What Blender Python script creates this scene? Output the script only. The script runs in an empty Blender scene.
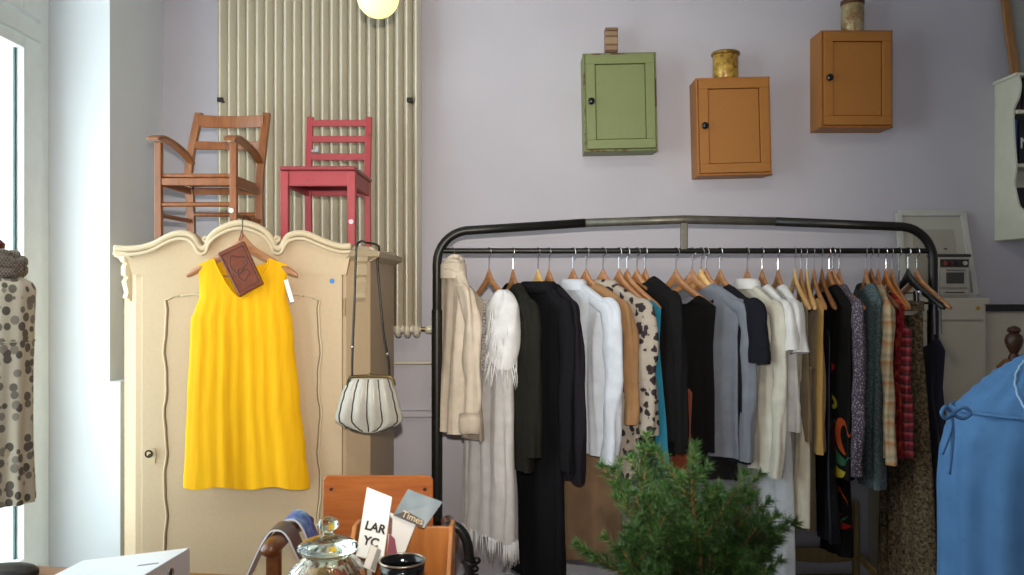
import bpy, bmesh, math, random
from mathutils import Vector, Matrix, noise
R = math.radians
PI = math.pi
sc = bpy.context.scene
col = sc.collection
F = 850.0
CAMZ = 1.55
def P(x, y, Y):
    """pixel of the photograph + distance -> point in the room"""
    return Vector(((x-512)/F*Y, Y, CAMZ-(y-287.5)/F*Y))

# ------------------------------------------------------------------ materials
def lin(h):
    h = h.lstrip('#')
    v = [int(h[i:i+2], 16)/255 for i in (0, 2, 4)]
    return tuple(c/12.92 if c <= .04045 else ((c+.055)/1.055)**2.4 for c in v)+(1,)
class NT:
    def __init__(s, name):
        s.m = bpy.data.materials.new(name); s.m.use_nodes = True
        s.t = s.m.node_tree; s.b = s.t.nodes['Principled BSDF']
        s.out = s.t.nodes['Material Output']
    def n(s, typ, **kw):
        k = s.t.nodes.new(typ)
        for a, v in kw.items():
            if a in k.inputs: k.inputs[a].default_value = v
            else: setattr(k, a, v)
        return k
    def l(s, a, b): s.t.links.new(a, b)
    def coord(s, scale=(1, 1, 1), rot=(0, 0, 0)):
        tc = s.n('ShaderNodeTexCoord'); mp = s.n('ShaderNodeMapping')
        mp.inputs['Scale'].default_value = scale; mp.inputs['Rotation'].default_value = rot
        s.l(tc.outputs['Object'], mp.inputs['Vector']); return mp.outputs[0]
    def ramp(s, fac, stops, interp='LINEAR'):
        r = s.n('ShaderNodeValToRGB'); cr = r.color_ramp; cr.interpolation = interp
        while len(cr.elements) < len(stops): cr.elements.new(.5)
        for e, (p, c) in zip(cr.elements, stops): e.position = p; e.color = lin(c) if isinstance(c, str) else c
        s.l(fac, r.inputs[0]); return r.outputs[0]
    def mix(s, fac, a, b):
        k = s.n('ShaderNodeMixRGB')
        if hasattr(fac, 'links'): s.l(fac, k.inputs[0])
        else: k.inputs[0].default_value = fac
        for v, i in ((a, 1), (b, 2)):
            if isinstance(v, str): k.inputs[i].default_value = lin(v)
            elif isinstance(v, tuple): k.inputs[i].default_value = v
            else: s.l(v, k.inputs[i])
        return k.outputs[0]
    def noise(s, vec, scale, detail=3, rough=.5):
        k = s.n('ShaderNodeTexNoise', Scale=scale, Detail=detail, Roughness=rough)
        s.l(vec, k.inputs['Vector']); return k.outputs['Fac']
    def bump(s, h, strength=.2, dist=.01):
        k = s.n('ShaderNodeBump', Strength=strength, Distance=dist); s.l(h, k.inputs['Height'])
        s.l(k.outputs[0], s.b.inputs['Normal'])
    def base(s, c):
        if isinstance(c, str): s.b.inputs['Base Color'].default_value = lin(c)
        else: s.l(c, s.b.inputs['Base Color'])
    def set(s, **kw):
        for a, v in kw.items(): s.b.inputs[a.replace('_', ' ')].default_value = v
        return s
def plain(name, h, rough=.5, metal=0, var=.12, scale=14, bump=0, spec=.5):
    t = NT(name); v = t.coord()
    n = t.noise(v, scale, 4)
    c = lin(h); d = tuple(x*(1-var) for x in c[:3])+(1,); e = tuple(min(1, x*(1+var)) for x in c[:3])+(1,)
    t.base(t.ramp(n, [(.3, d), (.7, e)])); t.set(Roughness=rough, Metallic=metal)
    t.b.inputs['Specular IOR Level'].default_value = spec
    if bump: t.bump(n, bump)
    return t.m
def fabric(name, h, rough=.85, var=.1, alpha=1, sheen=.15, weave=.15):
    t = NT(name); v = t.coord()
    n = t.noise(v, 18, 4); w = t.noise(v, 420, 2)
    c = lin(h); d = tuple(x*(1-var) for x in c[:3])+(1,); e = tuple(min(1, x*(1+var)) for x in c[:3])+(1,)
    t.base(t.ramp(n, [(.3, d), (.7, e)])); t.set(Roughness=rough)
    t.b.inputs['Specular IOR Level'].default_value = .25
    t.b.inputs['Sheen Weight'].default_value = sheen
    t.bump(w, weave, .003)
    if alpha < 1: t.b.inputs['Alpha'].default_value = alpha
    return t.m
def wood(name, a, b, rough=.4, scale=6, axis=2, stretch=.12, coat=0):
    t = NT(name); s = [1, 1, 1]; s[axis] = stretch
    v = t.coord(tuple(s)); n = t.noise(v, scale*8, 5, .6)
    t.base(t.ramp(n, [(.3, a), (.7, b)])); t.set(Roughness=rough); t.bump(n, .08, .003)
    if coat: t.b.inputs['Coat Weight'].default_value = coat
    return t.m
def spots(name, base, stops, scale, rough=.85, rnd=1, warp=.0, squash=(1, 1, 1)):
    """cells coloured by the distance to their centre"""
    t = NT(name); v = t.coord(squash)
    if warp:
        k = t.n('ShaderNodeTexNoise', Scale=scale*.8, Detail=2); t.l(v, k.inputs['Vector'])
        mm = t.n('ShaderNodeMixRGB'); mm.inputs[0].default_value = warp
        t.l(v, mm.inputs[1]); t.l(k.outputs['Color'], mm.inputs[2]); v = mm.outputs[0]
    k = t.n('ShaderNodeTexVoronoi', Scale=scale, Randomness=rnd); t.l(v, k.inputs['Vector'])
    t.base(t.ramp(k.outputs['Distance'], stops, 'LINEAR')); t.set(Roughness=rough)
    t.b.inputs['Specular IOR Level'].default_value = .2
    return t.m
def worn(name, paint, edge, amount=.5, rough=.5):
    t = NT(name); v = t.coord()
    n = t.noise(v, 7, 6, .7); n2 = t.noise(v, 60, 3)
    c = lin(paint); d = tuple(x*.95 for x in c[:3])+(1,)
    b = t.ramp(n2, [(.3, d), (.7, c)])
    f = t.ramp(n, [(.68-amount*.1, '#000000'), (.72-amount*.1, '#ffffff')])
    t.base(t.mix(f, b, edge)); t.set(Roughness=rough); t.bump(n2, .06, .003)
    return t.m
def glass(name, tint='#f4fbf6', rough=.0, ior=1.45):
    t = NT(name); t.base(tint); t.set(Roughness=rough, IOR=ior); t.b.inputs['Transmission Weight'].default_value = 1
    return t.m
def thin_glass(name):
    t = NT(name); tr = t.n('ShaderNodeBsdfTransparent'); gl = t.n('ShaderNodeBsdfGlossy', Roughness=.02)
    mx = t.n('ShaderNodeMixShader')
    tr.inputs[0].default_value = (.95, .985, .97, 1)
    mx.inputs[0].default_value = .05; t.l(tr.outputs[0], mx.inputs[1]); t.l(gl.outputs[0], mx.inputs[2])
    t.l(mx.outputs[0], t.out.inputs['Surface']); return t.m
def emit(name, h, strength):
    t = NT(name); t.base(h); t.b.inputs['Emission Color'].default_value = lin(h)
    t.b.inputs['Emission Strength'].default_value = strength; return t.m

# ------------------------------------------------------------------ mesh building
class MB:
    def __init__(s): s.v = []; s.f = []
    def add(s, vs, fs):
        o = len(s.v); s.v += [Vector(v) for v in vs]; s.f += [tuple(i+o for i in f) for f in fs]; return s
    def box(s, c, size, M=None):
        x, y, z = [d/2 for d in size]; c = Vector(c)
        vs = [Vector((a*x, b*y, d*z)) for d in (-1, 1) for b in (-1, 1) for a in (-1, 1)]
        vs = [(M @ v if M else v)+c for v in vs]
        return s.add(vs, [(0, 2, 3, 1), (4, 5, 7, 6), (0, 1, 5, 4), (2, 6, 7, 3), (0, 4, 6, 2), (1, 3, 7, 5)])
    def span(s, a, b):
        a = Vector(a); b = Vector(b); return s.box((a+b)/2, [abs(q) for q in (b-a)])
    def bar(s, p0, p1, w, d, side=(1, 0, 0), w1=None, d1=None):
        """rectangular bar from p0 to p1; w along `side`, d across"""
        p0 = Vector(p0); p1 = Vector(p1); ax = (p1-p0).normalized(); sd = Vector(side)
        sd = (sd-ax*sd.dot(ax)).normalized(); u = ax.cross(sd)
        w1 = w if w1 is None else w1; d1 = d if d1 is None else d1; vs = []
        for p, a, b in ((p0, w, d), (p1, w1, d1)):
            for q, r in ((-1, -1), (1, -1), (1, 1), (-1, 1)): vs.append(p+sd*(q*a/2)+u*(r*b/2))
        return s.add(vs, [(0, 3, 2, 1), (4, 5, 6, 7), (0, 1, 5, 4), (1, 2, 6, 5), (2, 3, 7, 6), (3, 0, 4, 7)])
    def loft(s, rings, cap0=False, cap1=False, closed=True):
        n = len(rings[0]); vs = [v for r in rings for v in r]; fs = []
        for i in range(len(rings)-1):
            for j in range(n if closed else n-1):
                k = (j+1) % n; fs.append((i*n+j, i*n+k, (i+1)*n+k, (i+1)*n+j))
        if cap0: fs.append(tuple(range(n-1, -1, -1)))
        if cap1: fs.append(tuple(range((len(rings)-1)*n, len(rings)*n)))
        return s.add(vs, fs)
    def tube(s, pts, r, n=10, up=(0, 0, 1), squash=1, caps=True):
        pts = [Vector(p) for p in pts]; rings = []; m = len(pts); prev = None
        for i, p in enumerate(pts):
            t = (pts[min(i+1, m-1)]-pts[max(i-1, 0)]).normalized()
            if prev is None:
                a = Vector(up)-t*t.dot(Vector(up))
                if a.length < 1e-3: a = t.orthogonal()
            else: a = prev-t*t.dot(prev)
            a.normalize(); prev = a; b = t.cross(a)
            rr = r[i] if isinstance(r, (list, tuple)) else r
            rings.append([p+a*(math.cos(q)*rr)+b*(math.sin(q)*rr*squash) for q in [2*PI*k/n for k in range(n)]])
        return s.loft(rings, caps, caps)
    def lathe(s, prof, c=(0, 0, 0), n=32, ribs=0, amp=0, cap0=False, cap1=False):
        c = Vector(c); rings = []
        for (r, z) in prof:
            ring = []
            for k in range(n):
                a = 2*PI*k/n; q = r*(1+(amp*math.cos(ribs*a) if ribs else 0))
                ring.append(c+Vector((q*math.cos(a), q*math.sin(a), z)))
            rings.append(ring)
        return s.loft(rings, cap0, cap1)
    def prism(s, poly, origin, ux, uz, depth):
        """closed 2-D outline (a along ux, b along uz) extruded by the vector depth"""
        o = Vector(origin); ux = Vector(ux); uz = Vector(uz); d = Vector(depth); n = len(poly)
        a = [o+ux*p+uz*q for p, q in poly]; b = [v+d for v in a]
        fs = [(i, (i+1) % n, n+(i+1) % n, n+i) for i in range(n)]
        return s.add(a+b, fs+[tuple(range(n-1, -1, -1)), tuple(range(n, 2*n))])
    def ball(s, c, r, n=12, m=8, sq=(1, 1, 1)):
        c = Vector(c); rings = []
        for i in range(m+1):
            th = PI*i/m; rr = max(math.sin(th), 1e-3)
            rings.append([c+Vector((r*sq[0]*rr*math.cos(2*PI*k/n), r*sq[1]*rr*math.sin(2*PI*k/n), -r*sq[2]*math.cos(th))) for k in range(n)])
        return s.loft(rings, True, True)
INV = {}
def link(name, vs, fs, mat, smooth):
    me = bpy.data.meshes.new(name); me.from_pydata([tuple(v) for v in vs], [], fs); me.update()
    bm = bmesh.new(); bm.from_mesh(me); bmesh.ops.recalc_face_normals(bm, faces=bm.faces); bm.to_mesh(me); bm.free()
    o = bpy.data.objects.new(name, me); col.objects.link(o)
    for m in (mat if isinstance(mat, (list, tuple)) else [mat]): me.materials.append(m)
    if smooth:
        for p in me.polygons: p.use_smooth = True
        if smooth != 'all':
            try: me.set_sharp_from_angle(angle=R(40))
            except Exception: pass
    return o
def bev(o, w):
    if w:
        b = o.modifiers.new('bevel', 'BEVEL'); b.width = w; b.segments = 2; b.limit_method = 'ANGLE'; b.angle_limit = R(35)
    return o
def part(name, mb, mat, parent, smooth=True, bevel=0, label=None):
    """mesh given in room coordinates, stored relative to its thing"""
    M = INV[parent.name]
    o = link(name, [M @ v for v in mb.v], mb.f, mat, smooth); o.parent = parent; INV[o.name] = M
    if label: o['label'] = label
    return bev(o, bevel)
def tag(o, label, cat, group=None):
    o['label'] = label; o['category'] = cat
    if group: o['group'] = group
    return o
def thing(name, label, cat, loc=(0, 0, 0), rz=0, group=None):
    o = bpy.data.objects.new(name, None); col.objects.link(o); o.empty_display_size = .05
    o.location = loc; o.rotation_euler = (0, 0, rz)
    INV[o.name] = (Matrix.Translation(Vector(loc)) @ Matrix.Rotation(rz, 4, 'Z')).inverted()
    return tag(o, label, cat, group)
def solo(name, mb, mat, label, cat, group=None, smooth=True, bevel=0):
    lo = Vector((min(v[i] for v in mb.v) for i in range(3))); hi = Vector((max(v[i] for v in mb.v) for i in range(3)))
    c = Vector(((lo.x+hi.x)/2, (lo.y+hi.y)/2, lo.z))
    o = link(name, [v-c for v in mb.v], mb.f, mat, smooth); o.location = c; INV[o.name] = Matrix.Translation(-c)
    return bev(tag(o, label, cat, group), bevel)
def struct(name, mb, mat, smooth=False, bevel=0):
    o = link(name, mb.v, mb.f, mat, smooth); o['kind'] = 'structure'; INV[o.name] = Matrix(); return bev(o, bevel)
def dup(root, loc, rz, label, group=None, mats=None):
    c = root.copy(); col.objects.link(c); c.location = loc; c.rotation_euler = (0, 0, rz); c['label'] = label
    if group: c['group'] = group
    for ch in root.children:
        k = ch.copy()
        if mats and ch.name.split('.')[0] in mats:
            k.data = ch.data.copy(); k.data.materials.clear(); k.data.materials.append(mats[ch.name.split('.')[0]])
        col.objects.link(k); k.parent = c
        for g in ch.children:
            d = g.copy(); col.objects.link(d); d.parent = k
    return c
def text(name, body, size, M, mat, parent, ext=.0004):
    cu = bpy.data.curves.new(name, 'FONT'); cu.body = body; cu.size = size; cu.extrude = ext; cu.offset = size*.035 if size > .026 and body != 'M' else 0; cu.align_x = 'LEFT'
    tmp = bpy.data.objects.new(name, cu); col.objects.link(tmp); bpy.context.view_layer.update()
    me = bpy.data.meshes.new_from_object(tmp.evaluated_get(bpy.context.evaluated_depsgraph_get()))
    bpy.data.objects.remove(tmp); me.materials.clear(); me.materials.append(mat)
    o = bpy.data.objects.new(name, me); col.objects.link(o); o.parent = parent
    o.matrix_local = INV[parent.name] @ M; return o
def spline(pts, k=6):
    """smooth curve through points (Catmull-Rom)"""
    pts = [Vector(p) for p in pts]; out = []
    for i in range(len(pts)-1):
        p0 = pts[max(i-1, 0)]; p1 = pts[i]; p2 = pts[i+1]; p3 = pts[min(i+2, len(pts)-1)]
        for j in range(k):
            t = j/k
            out.append(.5*((2*p1)+(p2-p0)*t+(2*p0-5*p1+4*p2-p3)*t*t+(3*p1-p0-3*p2+p3)*t**3))
    return out+[pts[-1]]
def interp(tab, x):
    if x <= tab[0][0]: return tab[0][1]
    for (a, p), (b, q) in zip(tab, tab[1:]):
        if x <= b:
            t = (x-a)/(b-a); t = t*t*(3-2*t); return p+(q-p)*t
    return tab[-1][1]

# ------------------------------------------------------------------ camera, sky, lights
cam = bpy.data.objects.new('camera', bpy.data.cameras.new('camera')); col.objects.link(cam)
cam.location = (0, 0, CAMZ); cam.rotation_euler = (R(90), 0, 0)
cam.data.sensor_width = 36; cam.data.lens = F/1024*36; cam.data.clip_start = .05
cam.data.dof.use_dof = True; cam.data.dof.focus_distance = 3.7; cam.data.dof.aperture_fstop = 5.6
sc.camera = cam
sc.view_settings.view_transform = 'Standard'; sc.view_settings.look = 'None'
sc.view_settings.exposure = 0; sc.view_settings.gamma = 1; sc.view_settings.use_curve_mapping = False
w = bpy.data.worlds.new('sky'); sc.world = w; w.use_nodes = True
bg = w.node_tree.nodes['Background']; bg.inputs[0].default_value = (.87, .95, 1, 1); bg.inputs[1].default_value = 6.0
def portal(loc, rot, sx, sy):
    l = bpy.data.lights.new('opening_portal', 'AREA'); l.shape = 'RECTANGLE'; l.size = sx; l.size_y = sy
    l.cycles.is_portal = True
    o = bpy.data.objects.new('opening_portal', l); col.objects.link(o); o.location = loc; o.rotation_euler = rot
def lamp(name, typ, loc, energy, color, aim=None, **kw):
    l = bpy.data.lights.new(name, typ); l.energy = energy; l.color = color
    for k, v in kw.items(): setattr(l, k, v)
    o = bpy.data.objects.new(name, l); col.objects.link(o); o.location = loc
    if aim is not None: o.rotation_euler = (Vector(aim)-Vector(loc)).to_track_quat('-Z', 'Y').to_euler()
    return o
portal((-2.03, 2.45, 1.75), (0, R(-90), 0), 2.9, 2.5)
portal((-1.15, -2.98, 1.65), (R(90), 0, 0), .9, 1.7)  # covers the added front wall opening behind the camera
lamp('camera_flash', 'SPOT', (0, .02, 1.74), 375, (1, .92, .80), aim=P(470, 200, 4), spot_size=R(64), spot_blend=1.0, shadow_soft_size=.025)
lamp('ceiling_fill', 'AREA', (.2, 1.0, 3.36), 22, (1, .86, .68), aim=(.1, 1.2, 0), shape='DISK', size=.5)  # added warm fill light under the ceiling, no fitting belongs to it

# ------------------------------------------------------------------ the room
BW = 4.30
WX = -1.765
wallm = plain('lavender_wall_paint', '#bab7c1', .9, var=.03, scale=3)
whitem = plain('white_wall_paint', '#d9dde2', .85, var=.02, scale=3)
framem = plain('white_window_paint', '#e4e9e6', .45, var=.03)
creamm = plain('cream_panel_paint', '#c4bfae', .6, var=.05, scale=5)
floorm = wood('floor_boards', '#6a4a30', '#8a6644', .5, axis=1)
struct('wall_back', MB().span((-2.3, BW, -.02), (3.42, BW+.15, 3.4)), wallm)
struct('floor', MB().span((-2.3, -3.1, -.1), (3.6, BW+.15, 0)), floorm)
struct('ceiling', MB().span((-2.3, -3.1, 3.4), (3.6, BW+.15, 3.5)), plain('ceiling_paint', '#dcdcda', .9, var=.02))
struct('wall_right', MB().span((3.4, -3.1, 0), (3.55, BW, 3.4)), wallm)
for a, b in (((-2.3, 3.73, 0), (WX, BW, 3.4)), ((-2.3, -3.1, 0), (WX, 1.15, 3.4)), ((-2.3, 1.15, 3.25), (WX, 3.73, 3.4)), ((-2.3, 1.15, 0), (WX, 3.73, .30))):
    struct('wall_left', MB().span(a, b), whitem)
struct('trim_1', MB().span((WX, 3.70, 0), (-1.705, BW, 1.14)), whitem)
fw = MB().span((-2.3, -3.15, 0), (-1.6, -3.0, 3.4)).span((-.7, -3.15, 0), (3.6, -3.0, 3.4)).span((-1.6, -3.15, 0), (-.7, -3.0, .8)).span((-1.6, -3.15, 2.5), (-.7, -3.0, 3.4))  # unseen front wall; its opening is added and sized for daylight fill
struct('wall_front', fw, wallm)
struct('baseboard_back', MB().span((WX, BW-.02, 0), (3.4, BW, .1)), framem)
# the tall window in its niche
wn = MB()
XF = -2.05
wn.span((XF-.05, 3.655, .30), (XF+.02, 3.73, 3.25)).span((XF-.05, 1.15, .30), (XF+.02, 1.22, 3.25)).span((XF-.05, 1.22, 3.18), (XF+.02, 3.655, 3.25)).span((XF-.05, 1.22, .30), (XF+.02, 3.655, .36))
wn.span((XF-.05, 1.22, 2.60), (XF+.03, 3.655, 2.68))
o = struct('window_1', wn, framem, bevel=.006)
ca = MB()
for z0, z1 in ((.37, 2.59), (2.69, 3.17)):
    for y0, y1 in ((1.23, 2.43), (2.44, 3.645)):
        a, b = y0, y1
        e = .135 if b > 3 else .065
        ca.span((XF-.03, a, z0), (XF+.035, a+.065, z1)).span((XF-.03, b-e, z0), (XF+.035, b, z1))
        ca.span((XF-.03, a+.065, z0), (XF+.035, b-e, z0+.06)).span((XF-.03, a+.065, z1-.05), (XF+.035, b-e, z1))
part('casement', ca, framem, o, False, .004)
gp = MB()
for z0, z1 in ((.43, 2.54), (2.75, 3.12)):
    for y0, y1 in ((1.295, 2.365), (2.505, 3.505)): gp.span((XF-.003, y0, z0), (XF+.003, y1, z1))
part('gasket', MB().span((XF-.004, 3.498, .43), (XF+.004, 3.510, 2.54)), plain('teal_gasket', '#2f5a58', .5), o, False)
part('pane', gp, thin_glass('window_glass'), o, False)
# dado and ledge on the back wall
struct('trim_2', MB().span((-.9, BW-.045, .90), (1.74, BW, .93)), wallm, bevel=.004)
wd = MB().span((2.285, BW-.03, 0), (3.4, BW, 1.43))
struct('trim_3', wd, creamm)
struct('trim_4', MB().span((2.285, BW-.05, 1.43), (3.4, BW, 1.465)), plain('black_ledge_paint', '#1c1b1c', .4), bevel=.004)

# ------------------------------------------------------------------ radiator
radm = plain('radiator_cream_enamel', '#cfc8b6', .22, var=.0)
NR = 22; RP = 205/F*4.17/NR; RX0 = (216-512)/F*4.17+RP/2
rad = thing('wall_radiator', 'tall cream column radiator mounted high on the wall behind the two chairs', 'radiator', (RX0+RP*NR/2, 4.2, 1.31))
def rcol(x):
    b = MB(); rings = []
    sec = [(-.0055*math.cos(q), -.0055*math.sin(q)) for q in [PI*k/8 for k in range(9)]]
    sec = sec+[(RP*.49, .034), (RP*.49, .050), (.010, .066), (-.010, .066), (-RP*.49, .050), (-RP*.49, .034)]
    for z in (1.345, 1.9, 2.5, 3.12): rings.append([Vector((x+p, 4.160+q, z)) for p, q in sec])
    b.loft(rings, True, True)
    b.tube(spline([(x, 4.165, 1.36), (x, 4.168, 1.330), (x, 4.195, 1.318), (x, 4.22, 1.325), (x, 4.225, 1.36)], 4), .0150, 10)
    return b
c0 = part('radiator_column', rcol(RX0), radm, rad)
for i in range(1, NR):
    k = c0.copy(); col.objects.link(k); k.parent = rad; k.location = (RP*i, 0, 0)
hd = MB()
for z in (1.345, 3.1):
    hd.tube([(RX0-.02, 4.195, z), (RX0+RP*(NR-1)+.02, 4.195, z)], .019, 12)
part('header_pipe', hd, radm, rad)
vx = RX0+RP*(NR-1)
vb = MB().tube([(vx+.02, 4.195, 1.345), (vx+.045, 4.195, 1.345)], .01, 10)
part('valve_stem', vb, plain('brass', '#8a7a58', .4, 1), rad)
part('valve_knob', MB().tube([(vx+.042, 4.195, 1.345), (vx+.05, 4.195, 1.345), (vx+.085, 4.195, 1.345), (vx+.1, 4.195, 1.345)], [.014, .022, .022, .014], 14), radm, rad)
for px in (221, 410):
    p = P(px, 101, 4.16)
    part('bracket', MB().box((p.x, 4.19, p.z), (.022, .07, .014)).box((p.x, 4.15, p.z+.004), (.03, .012, .022)), plain('dark_iron', '#2a2624', .5, .6), rad, False, .003)
pz = P(0, 363, BW-.04).z
solo('heating_pipe', MB().tube([(-.95, BW-.03, pz), (1.7, BW-.03, pz)], .009, 10), radm, 'thin cream heating pipe running along the wall below the radiator', 'pipe')

# ------------------------------------------------------------------ globe lamp
lp = P(378, -3, 3.3)
gl = thing('pendant_lamp', 'lit round white globe lamp hanging in front of the radiator', 'lamp', lp)
part('globe', MB().ball(lp, .081, 32, 20), emit('lit_opal_glass', '#ffe08c', 1.7), gl, 'all')
part('lamp_cap', MB().lathe([(.035, .07), (.035, .10), (.02, .12), (.006, .13)], lp, 20, cap0=True, cap1=True), plain('lamp_brass', '#9a8a60', .35, .9), gl)
part('cord', MB().tube([lp+Vector((0, 0, .12)), (lp.x, lp.y, 3.4)], .004, 8), plain('dark_cord', '#2c2a28', .7), gl)

# ------------------------------------------------------------------ wardrobe
WF = 3.35
beige = worn('cream_wardrobe_paint', '#bda686', '#ad9470', .1, .5)
beige2 = plain('cream_cornice_paint', '#c2b193', .45, var=.03)
darkl = plain('panel_groove', '#7d6a4c', .8)
def WP(x, y, Y=WF): return P(x, y, Y)
xl, xr = -1.567, -.572; cl, cr = -1.485, -.655; YB = 4.12; YC = WF+.085; TZ = 1.70
wr = thing('wardrobe', 'old cream painted wardrobe with a carved wavy crest and one door', 'wardrobe', ((xl+xr)/2, 3.75, 0))
foot = [(cl, WF), (cr, WF), (xr, YC), (xr, YB), (xl, YB), (xl, YC)]
part('carcass', MB().prism(foot, (0, 0, .06), (1, 0, 0), (0, 1, 0), (0, 0, TZ-.06)), beige, wr, False, .004)
part('plinth', MB().prism([(a+(.015 if a > -1 else -.015), b-.012 if b < 4 else b) for a, b in foot], (0, 0, 0), (1, 0, 0), (0, 1, 0), (0, 0, .16)), beige, wr, False, .006)
cor = [(116, 246), (128, 247), (142, 246), (156, 242), (167, 236), (177, 232), (186, 231.5), (193, 234), (197, 239), (199.5, 244), (203.5, 246.5), (208, 244.5), (209.5, 240), (212, 235), (219.5, 228.5), (231, 223), (242, 221), (253, 223), (264.5, 228.5), (271, 235), (273.5, 240), (275, 244.5), (279.5, 246.5), (283.5, 244), (286, 239), (290, 234), (298, 231.5), (307, 232), (317, 236), (329, 241), (342, 244.5), (352, 244)]
cz = [WP(x, y, WF-.02) for x, y in cor]
poly = [(p.x, p.z) for p in spline(cz, 3)]
poly += [(cr+.005, 1.60), (cl-.005, 1.60), (cl-.03, 1.70)]
part('crest', MB().prism(poly, (0, WF-.018, 0), (1, 0, 0), (0, 0, 1), (0, .05, 0)), beige, wr, False)
bead = spline([p+Vector((0, -.012, -.008)) for p in cz], 4)
cb = MB().tube(bead, .013, 10, up=(0, 1, 0)).tube([p+Vector((0, -.010, -.022)) for p in bead], .007, 8, up=(0, 1, 0))
for sx, sg in ((205.5, 1), (277.5, -1)):
    c = WP(sx, 239.5, WF-.03); sp = []
    for k in range(22):
        a = -PI/2+k*.36; r = .013*(1-k/30)
        sp.append(c+Vector((sg*r*math.cos(a), 0, r*math.sin(a))))
    cb.tube(sp, .007, 8, up=(0, 1, 0))
part('crest_molding', cb, beige2, wr, 'all')
prof = [(0, 0), (.035, .02), (.04, .04), (.02, .045), (0, .06)]
for a, b in (((cr, WF), (xr, YC)), ((xr, YC), (xr, YB)), ((xl, YC), (cl, WF)), ((xl, YB), (xl, YC))):
    a = Vector((a[0], a[1], 0)); b = Vector((b[0], b[1], 0)); dr = (b-a).normalized(); nn = Vector((dr.y, -dr.x, 0)); a = a-dr*.012; b = b+dr*.012
    sd = MB().loft([[q+nn*p+Vector((0, 0, 1.655+z)) for p, z in prof] for q in (a, b)], True, True)
    part('cornice', sd, beige2, wr, False)
# door, canted corner brackets
dx0, dx1 = WP(143, 0).x, WP(343, 0).x; dz1 = WP(0, 270).z
part('door', d := MB().span((dx0, WF-.016, .20), (dx1, WF+.002, dz1)), beige, wr, False, .004); door = bpy.data.objects['door']
wav = []
for k in range(0, 41):
    y = 300+k*(660-300)/40; wav.append((165+1.3*math.sin(k*.85)+.5*math.sin(k*1.9), y))
left = [(181, 296), (173, 296.5), (168, 299)]+wav
right = [(330-(x-158)*1.0-3.0, y) for x, y in left]
top = [(181, 296), (195, 294), (210, 297.5), (225, 294), (246, 290), (265, 294), (280, 297.5), (296, 294), (303, 296)]
pm = MB()
for L in (left, right): pm.tube([WP(x, min(y, 625), WF-.018) for x, y in L], .0042, 8, up=(0, 1, 0))
pm.tube(spline([WP(x, y, WF-.018) for x, y in top], 4), .0055, 8, up=(0, 1, 0))
part('panel_molding', pm, beige2, door, 'all')
gv = MB()
for L, s in ((left, .006), (right, -.006)): gv.tube([WP(x, min(y, 625), WF-.0165)+Vector((s, 0, 0)) for x, y in L], .0032, 6, up=(0, 1, 0))
part('panel_groove', gv, darkl, door, 'all')
kp = WP(152, 456, WF-.018)
part('lock_plate', MB().prism([(-.012, -.03), (.012, -.03), (.016, 0), (.012, .03), (-.012, .03), (-.016, 0)], (kp.x, kp.y-.001, kp.z), (1, 0, 0), (0, 0, 1), (0, .004, 0)), plain('worn_brass_plate', '#bda884', .5, .5), door, False)
part('key', MB().tube([kp+Vector((0, 0, .008)), kp+Vector((0, -.03, .008))], .004, 8).tube([kp+Vector((.013*math.cos(a), -.03, .014+.013*math.sin(a))) for a in [k*PI/6 for k in range(13)]], .0035, 6, up=(0, 1, 0)), plain('dark_key', '#2a2420', .4, .8), door)
him = plain('hinge_iron', '#a08a66', .5, .4)
for y in (316, 430, 560):
    p = WP(344.5, y, WF-.008); part('hinge', MB().tube([p, p+Vector((0, 0, .07))], .006, 8), him, door)
st = WP(332, 281, WF-.019)
part('price_sticker', MB().tube([st, st+Vector((0, -.0015, 0))], .0095, 18), plain('blue_sticker', '#2f78c2', .6), door, label='round blue sticker')
for sx, mid in ((1, ((cr+xr)/2)), (-1, (cl+xl)/2)):
    b = MB(); nv = Vector((sx*.72, -.7, 0)).normalized(); tv = Vector((nv.y, -nv.x, 0))
    o0 = Vector((mid, (WF+YC)/2, 0))
    pf = [(1.70, .034), (1.655, .030), (1.645, .018), (1.635, .026), (1.60, .026), (1.59, .014), (1.575, .024), (1.53, .014), (1.51, .020), (1.495, .004)]
    b.prism([(0, 1.495)]+[(d, z) for z, d in reversed(pf)]+[(0, 1.70)], o0-tv*.024, nv, (0, 0, 1), tv*.048)
    part('corner_bracket', b, beige2, wr, False, .003)

# ------------------------------------------------------------------ chairs on the wardrobe
oak = wood('honey_oak', '#74401a', '#925522', .35, coat=.2)
ch = thing('armchair', "child's honey brown wooden armchair standing on the left of the wardrobe", 'chair', (-1.3, 3.68, TZ))
yf, yr = 3.50, 3.85
def zat(y, Y): return CAMZ-(y-287.5)/F*Y
for x in (-1.454, -1.145):
    part('leg', MB().bar((x, yf, TZ), (x, yf, zat(142, yf)), .028, .03), oak, ch, False, .004)
for xx, x2 in ((-1.452, -1.435), (-1.141, -1.125)):
    mid = [(xx, yr+.01, TZ), (xx-.004, yr, 1.95), (xx-.01 if xx < -1.3 else xx+.004, yr, 2.10), (x2, yr+.05, zat(113, yr+.05))]
    b = MB(); pts = spline(mid, 5)
    b.loft([[p+Vector((a*.017, c*.014, 0)) for a, c in ((-1, -1), (1, -1), (1, 1), (-1, 1))] for p in pts], True, True)
    part('back_post', b, oak, ch, False, .003)
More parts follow.
